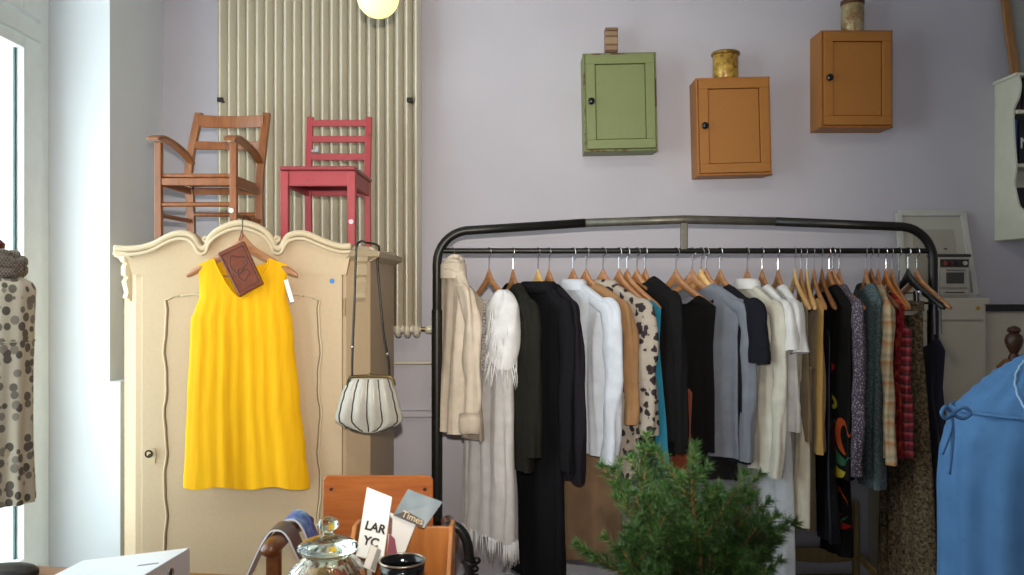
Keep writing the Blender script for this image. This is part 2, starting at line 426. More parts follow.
for y0, y1, bow in ((115, 127, .03), (142, 150, .02)):
    b = MB(); rings = []
    for k in range(9):
        t = k/8; x = -1.437+t*(1.305-1.005 if False else .305); yy = yr+.03+bow*math.sin(t*PI)-(0 if y0 < 130 else .018)
        za, zb = zat(y1, yr+.03), zat(y0, yr+.03)
        rings.append([Vector((x, yy-.008, za)), Vector((x, yy+.008, za)), Vector((x, yy+.008, zb)), Vector((x, yy-.008, zb))])
    part('back_rail', b.loft(rings, True, True), oak, ch, False, .003)
for x, s in ((-1.456, -1), (-1.145, 1)):
    pts = spline([(x-.005, yf-.045, 2.155), (x, yf+.02, 2.172), (x, yf+.16, 2.165), (x+.004, yf+.28, 2.14), (x+.006, yr, 2.112)], 5)
    b = MB(); n = len(pts)
    b.loft([[p+Vector((a*(.026-.010*i/n), 0, c*.008)) for a, c in ((-1, -1), (1, -1), (1, 1), (-1, 1))] for i, p in enumerate(pts)], True, True)
    part('armrest', b, oak, ch, False, .005)
part('seat', MB().box((-1.303, 3.675, 2.012), (.30, .35, .016)), oak, ch, False, .005)
sr = MB().bar((-1.46, yf, 1.985), (-1.147, yf, 1.985), .03, .018, (0, 0, 1)).bar((-1.455, yr, 1.985), (-1.143, yr, 1.985), .03, .018, (0, 0, 1))
for x in (-1.46, -1.146): sr.bar((x, yf, 1.985), (x+.003, yr, 1.985), .03, .018, (0, 0, 1))
part('seat_rail', sr, oak, ch, False, .003)
for a, b_ in (((-1.46, yf, 1.892), (-1.147, yf, 1.892)), ((-1.455, yr, 1.88), (-1.143, yr, 1.88)), ((-1.46, yf, 1.85), (-1.455, yr, 1.85)), ((-1.146, yf, 1.85), (-1.143, yr, 1.85))):
    part('stretcher', MB().tube([a, b_], .010, 10), oak, ch)
p = Vector((-1.150, yf-.018, zat(211, yf)))
part('price_sticker', MB().tube([p, p+Vector((0, -.002, 0))], .010, 16), plain('white_sticker', '#e8e2e4', .6), ch, label='small round white sticker')

red = worn('red_chair_paint', '#a0363e', '#6a2a28', .35, .45)
rc = thing('wooden_chair', "child's red painted wooden chair standing on the right of the wardrobe", 'chair', (-.8, 3.7, TZ))
XL, XR, RF, RB = -.937, -.661, 3.51, 3.90
for x in (XL, XR):
    part('leg', MB().bar((x, RF, TZ), (x, RF, 2.03), .030, .030, w1=.034, d1=.034), red, rc, False, .003)
for x in (XL+.004, XR-.001):
    b = MB(); pts = [Vector((x, RB+.01, TZ)), Vector((x, RB-.005, 2.03)), Vector((x, RB+.0, 2.08)), Vector((x, RB+.035, zat(117, RB+.03)))]
    b.loft([[q+Vector((a*.0145, c*.013, 0)) for a, c in ((-1, -1), (1, -1), (1, 1), (-1, 1))] for q in pts], True, True)
    part('back_post', b, red, rc, False, .003)
for y0, y1, dy in ((120, 126.5, .026), (136, 142.5, .016), (153.5, 160.5, .004)):
    za, zb = zat(y1, RB+dy), zat(y0, RB+dy)
    part('back_rail', MB().bar((XL, RB+dy, (za+zb)/2), (XR, RB+dy, (za+zb)/2), zb-za, .014, (0, 0, 1)), red, rc, False, .003)
part('seat', MB().box(((XL+XR)/2, (RF+RB)/2-.012, 2.040), (.312, RB-RF+.03, .016)), worn('red_seat_worn', '#8c3038', '#4a2220', .6, .4), rc, False, .004)
ap = MB()
for a, b_ in (((XL, RF, 2.0), (XR, RF, 2.0)), ((XL, RB, 2.0), (XR, RB, 2.0)), ((XL, RF, 2.0), (XL, RB, 2.0)), ((XR, RF, 2.0), (XR, RB, 2.0))): ap.bar(a, b_, .064, .018, (0, 0, 1))
part('apron', ap, red, rc, False, .003)
p = Vector((XR, RF-.017, zat(222, RF)))
part('price_sticker', MB().tube([p, p+Vector((0, -.002, 0))], .010, 16), plain('pale_sticker', '#d8c4cc', .6), rc, label='small round pale sticker')
p = P(315, 151, RB-.02)
part('metal_tag', MB().box(p, (.03, .006, .012)).box(p+Vector((.01, 0, .012)), (.012, .006, .02)), plain('silver_tag', '#b8b8bc', .3, .8), rc, False, .002)

# ------------------------------------------------------------------ wall cabinets and tins
def cabinet(label, x0, x1, y0, y1, YFront, mat, edgem, tilt):
    a = P(x0, y1, YFront); b = P(x1, y0, YFront); wd_, h = b.x-a.x, b.z-a.z; c = Vector(((a.x+b.x)/2, YFront, (a.z+b.z)/2)); dp = BW-YFront
    t = thing('wall_cabinet', label, 'cabinet', (c.x, BW, c.z), 0, None); t.rotation_euler = (0, R(tilt), 0)
    part('carcass', MB().box((c.x, YFront+dp/2+.008, c.z), (wd_, dp-.016, h)), mat, t, False, .004)
    fr = MB()
    for q, s in (((c.x, c.z+h/2-.005), (wd_+.004, .010)), ((c.x, c.z-h/2+.005), (wd_+.004, .010)), ((c.x-wd_/2+.004, c.z), (.008, h)), ((c.x+wd_/2-.004, c.z), (.008, h))):
        fr.box((q[0], YFront+.010, q[1]), (s[0], .014, s[1]))
    part('front_frame', fr, edgem, t, False, .003)
    d = MB(); st_ = .044; hh = h/2-.012; ww = wd_/2-.011
    for q, s in (((c.x, c.z+hh-st_/2), (2*ww, st_)), ((c.x, c.z-hh+st_/2), (2*ww, st_)), ((c.x-ww+st_/2, c.z), (st_, 2*hh-2*st_)), ((c.x+ww-st_/2, c.z), (st_, 2*hh-2*st_))):
        d.box((q[0], YFront, q[1]), (s[0], .020, s[1]))
    dr = part('door', d, mat, t, False, .002)
    part('door_panel', MB().box((c.x, YFront+.003, c.z), (2*(ww-st_)-.005, .012, 2*(hh-st_)-.005)), mat, dr, False, .003)
    kx = c.x-ww+.022
    part('knob', MB().tube([(kx, YFront-.008, c.z), (kx, YFront-.02, c.z), (kx, YFront-.024, c.z), (kx, YFront-.034, c.z), (kx, YFront-.040, c.z)], [.007, .007, .017, .017, .009], 16), plain('black_knob', '#15120f', .25), dr)
    return t, b.z, c
green = worn('green_cabinet_paint', '#788252', '#6d4a32', .25, .5)
orange = worn('ochre_cabinet_paint', '#a0682a', '#8a5526', .2, .5)
brownedge = plain('worn_brown_edge', '#6e4a30', .7, var=.3, scale=30)
cab_a, za_, ca_ = cabinet('green painted wall cabinet, leftmost of the three', 584, 657, 52.5, 151, 4.145, green, worn('green_worn_edge', '#747c4e', '#5e3a24', 1.7, .6), -1.2)
cab_b, zb_, cb_ = cabinet('ochre wall cabinet hung lowest, between the green one and another ochre one', 697, 771, 77, 175, 4.145, orange, plain('ochre_edge', '#a5672c', .6, var=.15), -1.4)
cab_c, zc_, cc_ = cabinet('ochre wall cabinet hung highest, rightmost of the three', 821, 893, 30, 127.5, 4.145, orange, plain('ochre_edge_dark', '#9a6028', .6, var=.15), .0)
def tin_mat(name, a, b, c, scale):
    t = NT(name); v = t.coord((1, 1, 1)); n = t.noise(v, scale, 5, .7)
    t.base(t.ramp(n, [(.35, a), (.5, b), (.62, c)])); t.set(Roughness=.35, Metallic=.25); return t.m
p = P(611, 50, 4.22); bz = P(611, 51.5, 4.145).z+.007
t = thing('box_tin', 'narrow upright banded tin on top of the green wall cabinet', 'tin', (p.x, 4.22, bz))
bt = NT('banded_tin'); v = bt.coord(); sx = bt.n('ShaderNodeSeparateXYZ'); bt.l(v, sx.inputs[0]); mth = bt.n('ShaderNodeMath', operation='MULTIPLY'); mth.inputs[1].default_value = 8.2; bt.l(sx.outputs[2], mth.inputs[0])
bt.base(bt.ramp(mth.outputs[0], [(0, '#5b3e30'), (.12, '#8a7256'), (.28, '#6e4636'), (.36, '#947e5e'), (.62, '#6c4838'), (.70, '#8a7256'), (.86, '#5a3a2c')], 'CONSTANT')); bt.set(Roughness=.5)
part('tin_body', MB().box((p.x, 4.22, bz+.056), (.062, .062, .112)), bt.m, t, False, .005)
part('lid', MB().box((p.x, 4.22, bz+.118), (.065, .065, .014)), plain('tin_lid_brown', '#7d6248', .5), t, False, .005)
p = P(725.5, 76, 4.22); bz = P(725, 77, 4.145).z+.003
t = thing('round_tin', 'gold round tin with an overhanging lid on the lowest ochre cabinet', 'tin', (p.x, 4.22, bz))
part('tin_body', MB().lathe([(.060, 0), (.062, .004), (.062, .120), (.060, .124)], (p.x, 4.22, bz), 32, cap0=True, cap1=True), tin_mat('gold_tin', '#6b4a1e', '#a88434', '#c2a048', 30), t)
part('lid', MB().lathe([(.064, .120), (.070, .122), (.070, .133), (.064, .138), (.02, .140)], (p.x, 4.22, bz), 32, cap0=True, cap1=True), plain('gold_lid', '#8a6c2c', .3, .6), t)
p = P(852.5, 28, 4.22); bz = P(852, 30, 4.145).z+.003
t = thing('round_tin', 'rusty cream round tin on the highest ochre cabinet', 'tin', (p.x, 4.22, bz))
part('tin_body', MB().lathe([(.052, 0), (.054, .004), (.054, .143), (.052, .147)], (p.x, 4.22, bz), 32, cap0=True, cap1=True), tin_mat('rusty_tin', '#7a4a2c', '#9c8c66', '#aca27e', 16), t)
part('lid', MB().lathe([(.055, .141), (.057, .143), (.057, .161), (.05, .165), (.02, .166)], (p.x, 4.22, bz), 32, cap0=True, cap1=True), plain('brown_lid', '#5a3a24', .4, .4), t)

# ------------------------------------------------------------------ hangers
hw_brown = wood('hanger_wood', '#94623c', '#ae7c52', .35, axis=0, coat=.2)
hw_light = wood('pale_hanger_wood', '#c39a5e', '#d8b276', .4, axis=0)
hw_dark = wood('dark_hanger_wood', '#6e4528', '#8a5a36', .4, axis=0)
chrome = plain('hook_chrome', '#c8c8cc', .2, 1, var=.02)
blackp = plain('black_plastic', '#141312', .35)
RAILZ = 1.716; RY = 3.85; RAILR = .0125
def hanger_mesh(L=.190, drop=.135, bend=.012, ofs=-.100):
    b = MB(); rings = []; n = 24
    for i in range(n+1):
        s = -1+2*i/n; a = abs(s)
        z = ofs-.020-drop*(a**.9); y = bend*a*a
        hz = .021-.008*a+.012*max(0, 1-a*5); hy = .0075+.006*a*a
        if i in (0, n): hz *= .6; hy *= .6
        rings.append([Vector((s*L, y+hy*math.cos(q), z+hz*math.sin(q)+.010*max(0, 1-a*5))) for q in [2*PI*k/10 for k in range(10)]])
    return b.loft(rings, True, True)
def hook_mesh(ofs=-.100):
    pts = [Vector((0, 0, ofs+.01)), Vector((0, 0, -.035))]
    r = .0185
    for k in range(13):
        a = R(-80+k*(285/12)); pts.append(Vector((r*math.cos(a)*1.0, 0, .0145-r+r*math.sin(a))))
    return MB().tube(spline(pts, 2), .0022, 8, up=(0, 1, 0))
# local x of a hanger runs along its arms; rotation about z turns +x towards the camera side
proto = thing('clothes_hanger', '', 'hanger', (0, 0, 0))
part('wooden_arms', hanger_mesh(), hw_brown, proto)
part('hook', hook_mesh(), chrome, proto)
used = []
def near_yaw(hx, nx, reach):
    X0 = (hx-512)/F*RY; best = (9e9, 0)
    for k in range(0, 1100):
        th = R(-28+k*.1); X = X0+reach*math.sin(th); Y = RY-reach*math.cos(th)
        e = abs(512+F*X/Y-nx)
        if e < best[0]: best = (e, th)
    return best[1]
def hang(hx, th, label, mats=None):
    X = (hx-512)/F*RY; loc = (X, RY, RAILZ); rz = th-PI/2
    if not used:
        proto.location = loc; proto.rotation_euler = (0, 0, rz); proto['label'] = label; proto['group'] = 'hangers on the clothes rail'; used.append(1)
        return proto
    return dup(proto, loc, rz, label, 'hangers on the clothes rail', mats)

# ------------------------------------------------------------------ garments on the rail
# local frame: +x = the shoulder towards the camera, y = thickness, z = up, origin on the rail
def sgp(c, e): return math.copysign(abs(c)**e, c)
def folds(un, zf, amp, n, ph):
    return amp*(.2+.8*zf)*(math.sin(PI*n*un+ph+1.3*math.sin(2.4*zf+ph))+.55*math.sin(PI*n*2.1*un+1.7*ph+1.1*math.sin(4*zf+ph*2)))
def zr(y, Y=3.72): return CAMZ-(y-287.5)/F*Y-RAILZ      # pixel row at the near edge -> height below the rail
def body_mesh(hw, zn, zs, hem, wh, th, wn=.065, amp=.008, nf=3, ph=0., waist=None, slant=0, rows=34, tn=.03, shift=0, dip=.03):
    rings = []; N = 60
    lev = [(k/6, None) for k in range(7)]+[(None, k/rows) for k in range(1, rows+1)]
    for a, b in lev:
        if a is not None:
            w_ = wn+(hw-wn)*a; z = zn+(zs-zn)*a**1.15; t = tn+(th*.75-tn)*a; zf = 0
        else:
            z = zs+(hem-zs)*b; zf = b
            d = zs-z
            arm = min(1, d/.16); w_ = hw*(1-.07*arm)
            k = max(0, (d-.16)/max(.01, (zs-hem-.16))); w_ = w_+(wh-hw*.93)*k
            if waist: w_ *= 1-waist[1]*math.exp(-((z-waist[0])/waist[2])**2)
            t = th*(.75+.25*min(1, d/.2))*(1+.35*k)
            if waist: t *= 1-.6*waist[1]*math.exp(-((z-waist[0])/waist[2])**2)
        ring = []
        for j in range(N):
            q = 2*PI*j/N; c, s = math.cos(q), math.sin(q)
            un = sgp(c, .75); u = w_*un; v = t*sgp(s, .85)
            v += folds(un, zf, amp*1.25, nf, ph)
            v += (.35+.65*min(1, max(0, zs-z)/.15))*(.010*noise.noise(Vector((u*11+ph, z*3.2, ph)))+.006*noise.noise(Vector((u*30, z*5+u*6, ph*2))))*(1-abs(un)**8)
            u += .004*noise.noise(Vector((z*9, ph, un)))*zf
            u += .35*amp*math.sin(9*zf+ph*3)*zf
            dz = dip*(1-un*un)*(1-a)**1.5 if a is not None else 0
            ring.append(Vector((u+shift*zf, v, z-dz+(slant*un*zf))))
        rings.append(ring)
    return MB().loft(rings)
def sleeve_mesh(sgn, hw, zs, L, r=.05, ph=0., out=.03, flare=1., wr=.006, bend=0, squash=.62, th=.024, sl=.09):
    ctl = [(hw*.62, zs+.38*sl-.60*r), (hw*.86, zs+.12*sl-.72*r), (hw+.012, zs-.9*r), (hw+out*.8, zs-.05-1.0*r), (hw+out+.004, zs-.12-r), (hw+out*1.05, zs-max(.2, L*.6)), (hw+out+bend, zs-L)]
    if L < .25: ctl = [q for q in ctl[:4]]+[(hw+out+.012+bend, zs-L)]
    path = spline([Vector((a, 0, b)) for a, b in ctl], 7); m = len(path); n = 22; rings = []
    for i, p in enumerate(path):
        t = (path[min(i+1, m-1)]-path[max(i-1, 0)]).normalized(); nx = Vector((-t.z, 0, t.x))
        f = i/(m-1); g = min(1, i/14); d = max(0, zs-p.z)
        ra = r*(.62+.38*g)*(1-.20*f)*(1+(flare-1)*f); rv = (th*.85*(1-g)+r*squash*g)*(1-.12*f)*(1+(flare-1)*f)
        ring = []
        for j in range(n):
            q = 2*PI*j/n
            w_ = 1+g*(wr/r)*(.9*math.sin(3*q+ph+2*math.sin(7*d+ph))+.6*math.sin(5*q+ph*2+9*d)+.7*math.sin(23*d+q+ph*3))
            w_ += g*.16*noise.noise(Vector((math.cos(q)*1.6+ph, math.sin(q)*1.6, d*11)))
            ring.append(p+nx*(ra*w_*math.cos(q))+Vector((.008*g*math.sin(6*d+ph), 0, 0))+Vector((0, rv*w_*math.sin(q)+.006*g*math.sin(5*d+ph), 0)))
        rings.append([Vector((sgn*v.x, v.y, v.z)) for v in ring])
    return MB().loft(rings)
def collar_mesh(zn, h=.04, r=.075, t=.04, flare=1.25, wing=.035):
    rings = []; n = 32
    for rr, z in ((1.0, -.01), (.94, h*.6), (.95, h), (1.06, h*1.02), (flare, h*.35), (flare*1.04, -wing)):
        rings.append([Vector((r*rr*math.cos(2*PI*k/n), t*rr*math.sin(2*PI*k/n), zn+z)) for k in range(n)])
    return MB().loft(rings)
def strands(roots, L, r=.0022, seed=1, spread=.01):
    rnd = random.Random(seed); b = MB()
    for p in roots:
        l = L*rnd.uniform(.7, 1.15); d = Vector((rnd.uniform(-spread, spread), rnd.uniform(-spread, spread), 0))
        b.tube([p, p+d*.5+Vector((0, 0, -l*.5)), p+d+Vector((0, 0, -l))], [r, r, r*.4], 4, up=(0, 1, 0))
    return b
def grp(name, label, cat, hx, th):
    """an Empty below the rail; parts are given in the hanging frame"""
    X = (hx-512)/F*RY
    o = bpy.data.objects.new(name, None); col.objects.link(o); o.empty_display_size = .05
    o.location = (X, RY, RAILZ); o.rotation_euler = (0, 0, th-PI/2); INV[o.name] = Matrix()
    return tag(o, label, cat, 'clothes hanging on the rail')
def garment(name, label, cat, hx, nx, hem, mat, hw=.20, zn=-.088, drop=.085, wh=None, th=.024, sl=None, fsl=True, sr_=.05, collar=None, colm=None,
            amp=.007, nf=3, ph=None, wn=.065, body='bodice', waist=None, slm=None, slant=0, flare=1., buttons=None, reach=None, shift=0, out=.03, hanger=None, bend=0, th_override=None, dip=None, wrs=.006):
    zn -= .03
    if zn >= -.175 and hw < .206 and hw > .17: hw = .206; drop = min(drop, .075); zn = max(zn, -.152)
    if dip is None: dip = .02 if collar else .035 if wn < .1 else .06
    ph = (hx*1.37) % 6.28 if ph is None else ph
    rch = reach or (hw+(out+.7*sr_ if sl else .0))
    yaw = near_yaw(hx, nx, rch) if th_override is None else th_override
    t = grp(name, label, cat, hx, yaw); zs = zn-drop
    hz = zr(hem)
    o = part(body, body_mesh(hw, zn, zs, hz, wh or hw, th, wn, amp, nf, ph, waist, slant, shift=shift, dip=dip), mat, t, 'all')
    if sl:
        L = zs-zr(sl, 3.66)
        part('sleeve', sleeve_mesh(1, hw, zs, L, sr_, ph, out=out, flare=flare, bend=bend, th=th, sl=drop, wr=wrs), slm or mat, t, 'all')
        if fsl: part('sleeve', sleeve_mesh(-1, hw, zs, L, sr_, ph+1, out=out, flare=flare, th=th, sl=drop, wr=wrs), slm or mat, t, 'all')
    if collar: part('collar', collar_mesh(zn, *collar), colm or mat, t, 'all')
    if buttons:
        for k in range(buttons[0]):
            z = zs-.03-k*buttons[1]
            b = MB().tube([(-.0+.0, -th*1.15, z), (0, -th*1.15-.006, z)], .006, 10)
            part('button', b, buttons[2], t)
    if hanger: hang(hx, yaw, hanger[0], hanger[1] if len(hanger) > 1 else None)
    return t, yaw

wb = lambda m: {'wooden_arms': m}
M_ = {}
M_['satin'] = fabric('cream_satin', '#cdbfae', .42, sheen=0)
M_['taupe'] = fabric('taupe_knit', '#8c7f70', .9)
M_['sheer'] = fabric('sheer_white_tulle', '#d6d2d2', .9, alpha=.82)
M_['whitefr'] = fabric('white_cotton', '#dcdcde', .85)
M_['olive'] = fabric('black_olive_wool', '#1b1a15', .9, sheen=0)
M_['navy'] = fabric('black_navy_wool', '#0d0d13', .9, sheen=0)
M_['plum'] = fabric('black_plum_cloth', '#15101a', .85, sheen=0)
M_['shirt'] = fabric('pale_blue_shirting', '#c6ccd8', .85)
M_['brown'] = fabric('brown_linen', '#78604a', .9)
M_['tan'] = fabric('tan_cloth', '#96724e', .85)
M_['leo'] = spots('spotted_blouse_print', '#a89c90', [(0, '#2a2226'), (.36, '#3a3034'), (.42, '#a59b90'), (1, '#ada399')], 30, squash=(1, .5, .85), warp=.04)
M_['black'] = fabric('black_cotton', '#080709', .95, sheen=0)
M_['black2'] = fabric('black_chiffon', '#0b0a0c', .9, sheen=0)
M_['teal'] = fabric('teal_cloth', '#1b6c86', .7)
M_['rust'] = fabric('rust_cloth', '#7a3a26', .85)
M_['slate'] = fabric('slate_grey_voile', '#6f7480', .75)
M_['grey'] = fabric('soft_grey_cloth', '#74767f', .85)
M_['dnavy'] = fabric('dark_navy_jersey', '#0e0f1a', .85, sheen=0)
M_['ivory'] = fabric('ivory_chiffon', '#c6c3b7', .8, alpha=.92)
M_['white'] = fabric('white_jersey', '#d2d2d2', .85)
M_['pale'] = fabric('pale_white_voile', '#bfc3ca', .85, alpha=.9)
M_['silk'] = fabric('oyster_satin', '#c6beac', .4, sheen=0)
M_['khaki'] = fabric('khaki_cloth', '#7c6c54', .85)
M_['mustard'] = fabric('mustard_cloth', '#ae8b4e', .8)
M_['satnavy'] = fabric('navy_satin', '#12151c', .4, sheen=0)
M_['tropic'] = None
def tropic():
    t = NT('black_tropical_print'); v = t.coord(); sx = t.n('ShaderNodeSeparateXYZ'); t.l(v, sx.inputs[0])
    def M(op, a, b=None):
        k = t.n('ShaderNodeMath', operation=op)
        for q, i in ((a, 0), (b, 1)):
            if q is None: continue
            if hasattr(q, 'links'): t.l(q, k.inputs[i])
            else: k.inputs[i].default_value = q
        return k.outputs[0]
    def ell(cx, cz, rx, rz, rot=0):
        x = M('SUBTRACT', sx.outputs[0], cx); z = M('SUBTRACT', sx.outputs[2], cz); c, d = math.cos(rot), math.sin(rot)
        a = M('ADD', M('MULTIPLY', x, c/rx), M('MULTIPLY', z, d/rx)); b = M('ADD', M('MULTIPLY', x, -d/rz), M('MULTIPLY', z, c/rz))
        return M('LESS_THAN', M('ADD', M('MULTIPLY', a, a), M('MULTIPLY', b, b)), 1)
    def minus(a, b): return M('MULTIPLY', a, M('SUBTRACT', 1, b))
    c = '#0a0909'
    for cx, cz, k in ((.12, -.87, 1), (-.10, -.60, 1), (.02, -1.16, .8)):
        c = t.mix(minus(ell(cx, cz, .085*k, .13*k, .35), ell(cx+.035*k, cz+.035*k, .075*k, .13*k, .35)), c, '#a8982a')
        c = t.mix(minus(ell(cx+.035*k, cz+.03*k, .07*k, .10*k, .3), ell(cx+.055*k, cz+.05*k, .055*k, .09*k, .3)), c, '#2c5a40')
        c = t.mix(minus(ell(cx+.055*k, cz+.06*k, .045*k, .08*k, .2), ell(cx+.07*k, cz+.05*k, .03*k, .06*k, .2)), c, '#a4461e')
    c = t.mix(minus(ell(.10, -.665, .05, .03, -.3), ell(.085, -.66, .042, .018, -.3)), c, '#98902a')
    c = t.mix(ell(.08, -.515, .045, .02), c, '#8e1c1a'); c = t.mix(ell(.05, -1.22, .06, .02), c, '#8e1c1a')
    t.base(c); t.set(Roughness=.8); t.b.inputs['Specular IOR Level'].default_value = .2; return t.m
M_['tropic'] = tropic()
M_['mauve'] = spots('mauve_dotted_print', '#6a5f6c', [(0, '#a79ca6'), (.28, '#8d818e'), (.4, '#4c4450'), (1, '#453d4a')], 110)
def tweed(name, a, b, c, s):
    t = NT(name); v = t.coord(); n = t.noise(v, s, 4, .8); t.base(t.ramp(n, [(.36, a), (.5, b), (.64, c)])); t.set(Roughness=.95); t.bump(n, .2, .003)
    t.b.inputs['Specular IOR Level'].default_value = .2; return t.m
M_['tweed'] = tweed('teal_grey_tweed', '#2a3a44', '#4c5c62', '#707a78', 120)
def stripes(name, cols, per, axis=2, rough=.85):
    t = NT(name); v = t.coord(); sx = t.n('ShaderNodeSeparateXYZ'); t.l(v, sx.inputs[0])
    m = t.n('ShaderNodeMath', operation='MULTIPLY'); m.inputs[1].default_value = 1/per; t.l(sx.outputs[axis], m.inputs[0])
    nz = t.noise(v, 30, 2); ad = t.n('ShaderNodeMath', operation='MULTIPLY_ADD'); t.l(nz, ad.inputs[0]); ad.inputs[1].default_value = .3; t.l(m.outputs[0], ad.inputs[2])
    f = t.n('ShaderNodeMath', operation='FRACT'); t.l(ad.outputs[0], f.inputs[0])
    t.base(t.ramp(f.outputs[0], cols)); t.set(Roughness=rough); return t.m
M_['stripe'] = stripes('cream_orange_stripe', [(0, '#b5a284'), (.3, '#a8906e'), (.45, '#a87244'), (.6, '#b5a284'), (.8, '#96886e'), (1, '#b5a284')], .085)
M_['redfl'] = tweed('red_floral_print', '#54101c', '#8a1c2a', '#b0562a', 42)
M_['redpl'] = stripes('red_plaid', [(0, '#3a1018'), (.25, '#8c2030'), (.5, '#b04850'), (.7, '#2a1a22'), (1, '#7a1c2a')], .04)
M_['animal'] = tweed('brown_animal_print', '#1a1611', '#5e5240', '#82745a', 70)
M_['navytop'] = fabric('ink_blue_cloth', '#15182a', .85)
btn = plain('pearl_button', '#d8d2c6', .25, var=.02)
bbt = plain('dark_button', '#1a1614', .3)

# 1 cream satin blouse with a rolled cuff
g, y1 = garment('blouse', 'cream satin blouse with rolled cuffs, first on the rail at the left post', 'blouse', 453, 475, 436, M_['satin'], hw=.130, zn=-.045, drop=.085, th=.034, sl=425, sr_=.052, fsl=False, collar=(.03, .058, .04, 1.35, .05), amp=.012, flare=1.02, wrs=.011, hanger=('wooden hanger almost hidden inside the cream satin blouse',))
zc = zr(424, 3.66)
part('cuff', MB().loft([[Vector((.130+.030+.052*f*math.cos(q)*1.0, .042*f*math.sin(q)+.004*math.sin(4*q), zc+dz+.014*math.cos(q+.6))) for q in [2*PI*k/20 for k in range(20)]] for f, dz in ((.8, .012), (1.08, .034), (1.16, .0), (1.10, -.045), (.9, -.058))]), M_['satin'], g, 'all')
nk = MB()
for k, (rr_, zz_) in enumerate(((.048, -.050), (.056, -.072), (.064, -.098))):
    nk.tube([Vector((rr_*math.cos(a)+.012, .040*math.sin(a)*(1+.1*k), zz_+.018*math.cos(a+k)-.01*math.sin(2*a))) for a in [q*PI/12 for q in range(25)]], .010, 7, squash=.7)
part('draped_neck', nk, M_['satin'], g, 'all')
garment('knit_top', 'taupe fine knit top just behind the cream satin blouse', 'top', 460, 477, 440, M_['taupe'], hw=.19, zn=-.14, th=.014, th_override=y1)
# 2 white gown and fringed bolero
g, y2 = garment('gown', 'long sheer white gown with a fringed hem, beside the satin blouse', 'dress', 489, 511, 542, M_['sheer'], hw=.175, zn=-.155, drop=.05, wh=.20, th=.035, wn=.13, amp=.012, nf=4, body='skirt', hanger=('brown wooden hanger carrying the long white gown and fringed bolero',))
N = 150; hz = zr(542); rts = []
for k in range(N):
    q = 2*PI*k/N; un = sgp(math.cos(q), .75); rts.append(Vector((.20*un, .046*sgp(math.sin(q), .85)+folds(un, 1, .012, 4, (489*1.37) % 6.28), hz+.01)))
f = part('fringe', strands(rts, .10, .0028, 3), M_['whitefr'], g, 'all'); f['kind'] = 'stuff'
rf = MB()
for k in range(26):
    z = -.23-.012*k
    rf.tube([Vector((-.12+.016*j, -.040-.012*math.sin(j*1.1+k*1.7), z+.006*math.sin(j*1.9+k))) for j in range(15)], .006, 5, squash=.6)
part('lace_ruffle', rf, fabric('grey_white_lace', '#c6c2c2', .9), g, 'all')
t = grp('bolero', 'white fringed bolero worn over the near end of the brown hanger', 'bolero', 489, y2)
b = MB(); rings = []
for i in range(22):
    tt = i/21; z = -.175-.33*tt; ring = []
    for j in range(26):
        q = 2*PI*j/26; uu = .115+.075*(1+.25*math.sin(3*tt))*math.cos(q)*(.28+.87*min(1, tt*5)**.6)*(1.0-.12*tt); ring.append(Vector((uu, .056*math.sin(q)*(.3+.8*min(1, tt*4)**.6)+.007*math.sin(5*q+9*tt), z+.02*math.sin(q*2+tt*6)*tt)))
    rings.append(ring)
part('bodice', b.loft(rings, True), M_['whitefr'], t, 'all')
rts = []
for lev in range(7):
    z = -.26-.042*lev
    for j in range(26):
        q = 2*PI*j/26+lev*.1; rts.append(Vector((.115+.073*math.cos(q), .060*math.sin(q), z)))
f = part('fringe', strands(rts, .10, .0034, 5, .02), M_['whitefr'], t, 'all'); f['kind'] = 'stuff'
# 3-4 dark coats
garment('jacket', 'black olive jacket with a ribbed hem, right of the white gown', 'jacket', 513, 536, 470, M_['olive'], hw=.185, zn=-.115, th=.032, sl=455, sr_=.055, amp=.006, hanger=('wooden hanger in the black olive jacket',))
g, _ = garment('coat', 'long black navy hooded coat hanging nearly to the floor', 'coat', 538, 572, 590, M_['navy'], hw=.185, zn=-.135, drop=.07, th=.032, sl=470, sr_=.05, amp=.006, wn=.09, hanger=('pale wooden hanger above the long hooded coat', wb(hw_light)))
hd_ = MB(); rings = []
for i in range(9):
    a = PI*i/8
    rings.append([Vector((.10*math.cos(q)*(1+.25*math.sin(a)), .050*math.sin(q)*(1+.3*math.sin(a)), -.138-.055*(1-math.cos(a))/2*1.0)) for q in [2*PI*k/26 for k in range(26)]])
part('hood', hd_.loft(rings), M_['navy'], g, 'all')
garment('jacket', 'black plum jacket between the hooded coat and the pale blue shirt', 'jacket', 549, 581, 478, M_['plum'], hw=.19, zn=-.118, th=.022, sl=482, sr_=.042, hanger=('wooden hanger in the black plum jacket',))
# 5 shirt, brown dress, tan jacket
garment('shirt', 'pale blue white collared shirt with long sleeves', 'shirt', 573, 616, 455, M_['shirt'], hw=.195, zn=-.118, th=.026, sl=464, sr_=.043, collar=(.020, .056, .034, 1.35, .03), amp=.012, nf=4, buttons=(6, .085, btn), flare=1.3, wrs=.007, hanger=('wooden hanger in the pale blue white shirt',))
garment('dress', 'long plain brown dress showing below the pale blue shirt', 'dress', 579, 618, 568, M_['brown'], hw=.18, zn=-.16, th=.016, wh=.205, amp=.006, body='skirt')
garment('jacket', 'tan jacket between the pale shirt and the spotted blouse', 'jacket', 586, 634, 425, M_['tan'], hw=.20, zn=-.115, th=.016, sl=425, sr_=.042, amp=.004, hanger=('wooden hanger in the tan jacket',))
garment('blouse', 'beige blouse with dark animal spots', 'blouse', 603, 655, 480, M_['leo'], hw=.20, zn=-.118, th=.018, sl=436, sr_=.05, collar=(.018, .056, .028, 1.4, .045), amp=.006, flare=1.2, hanger=('wooden hanger in the spotted blouse',))
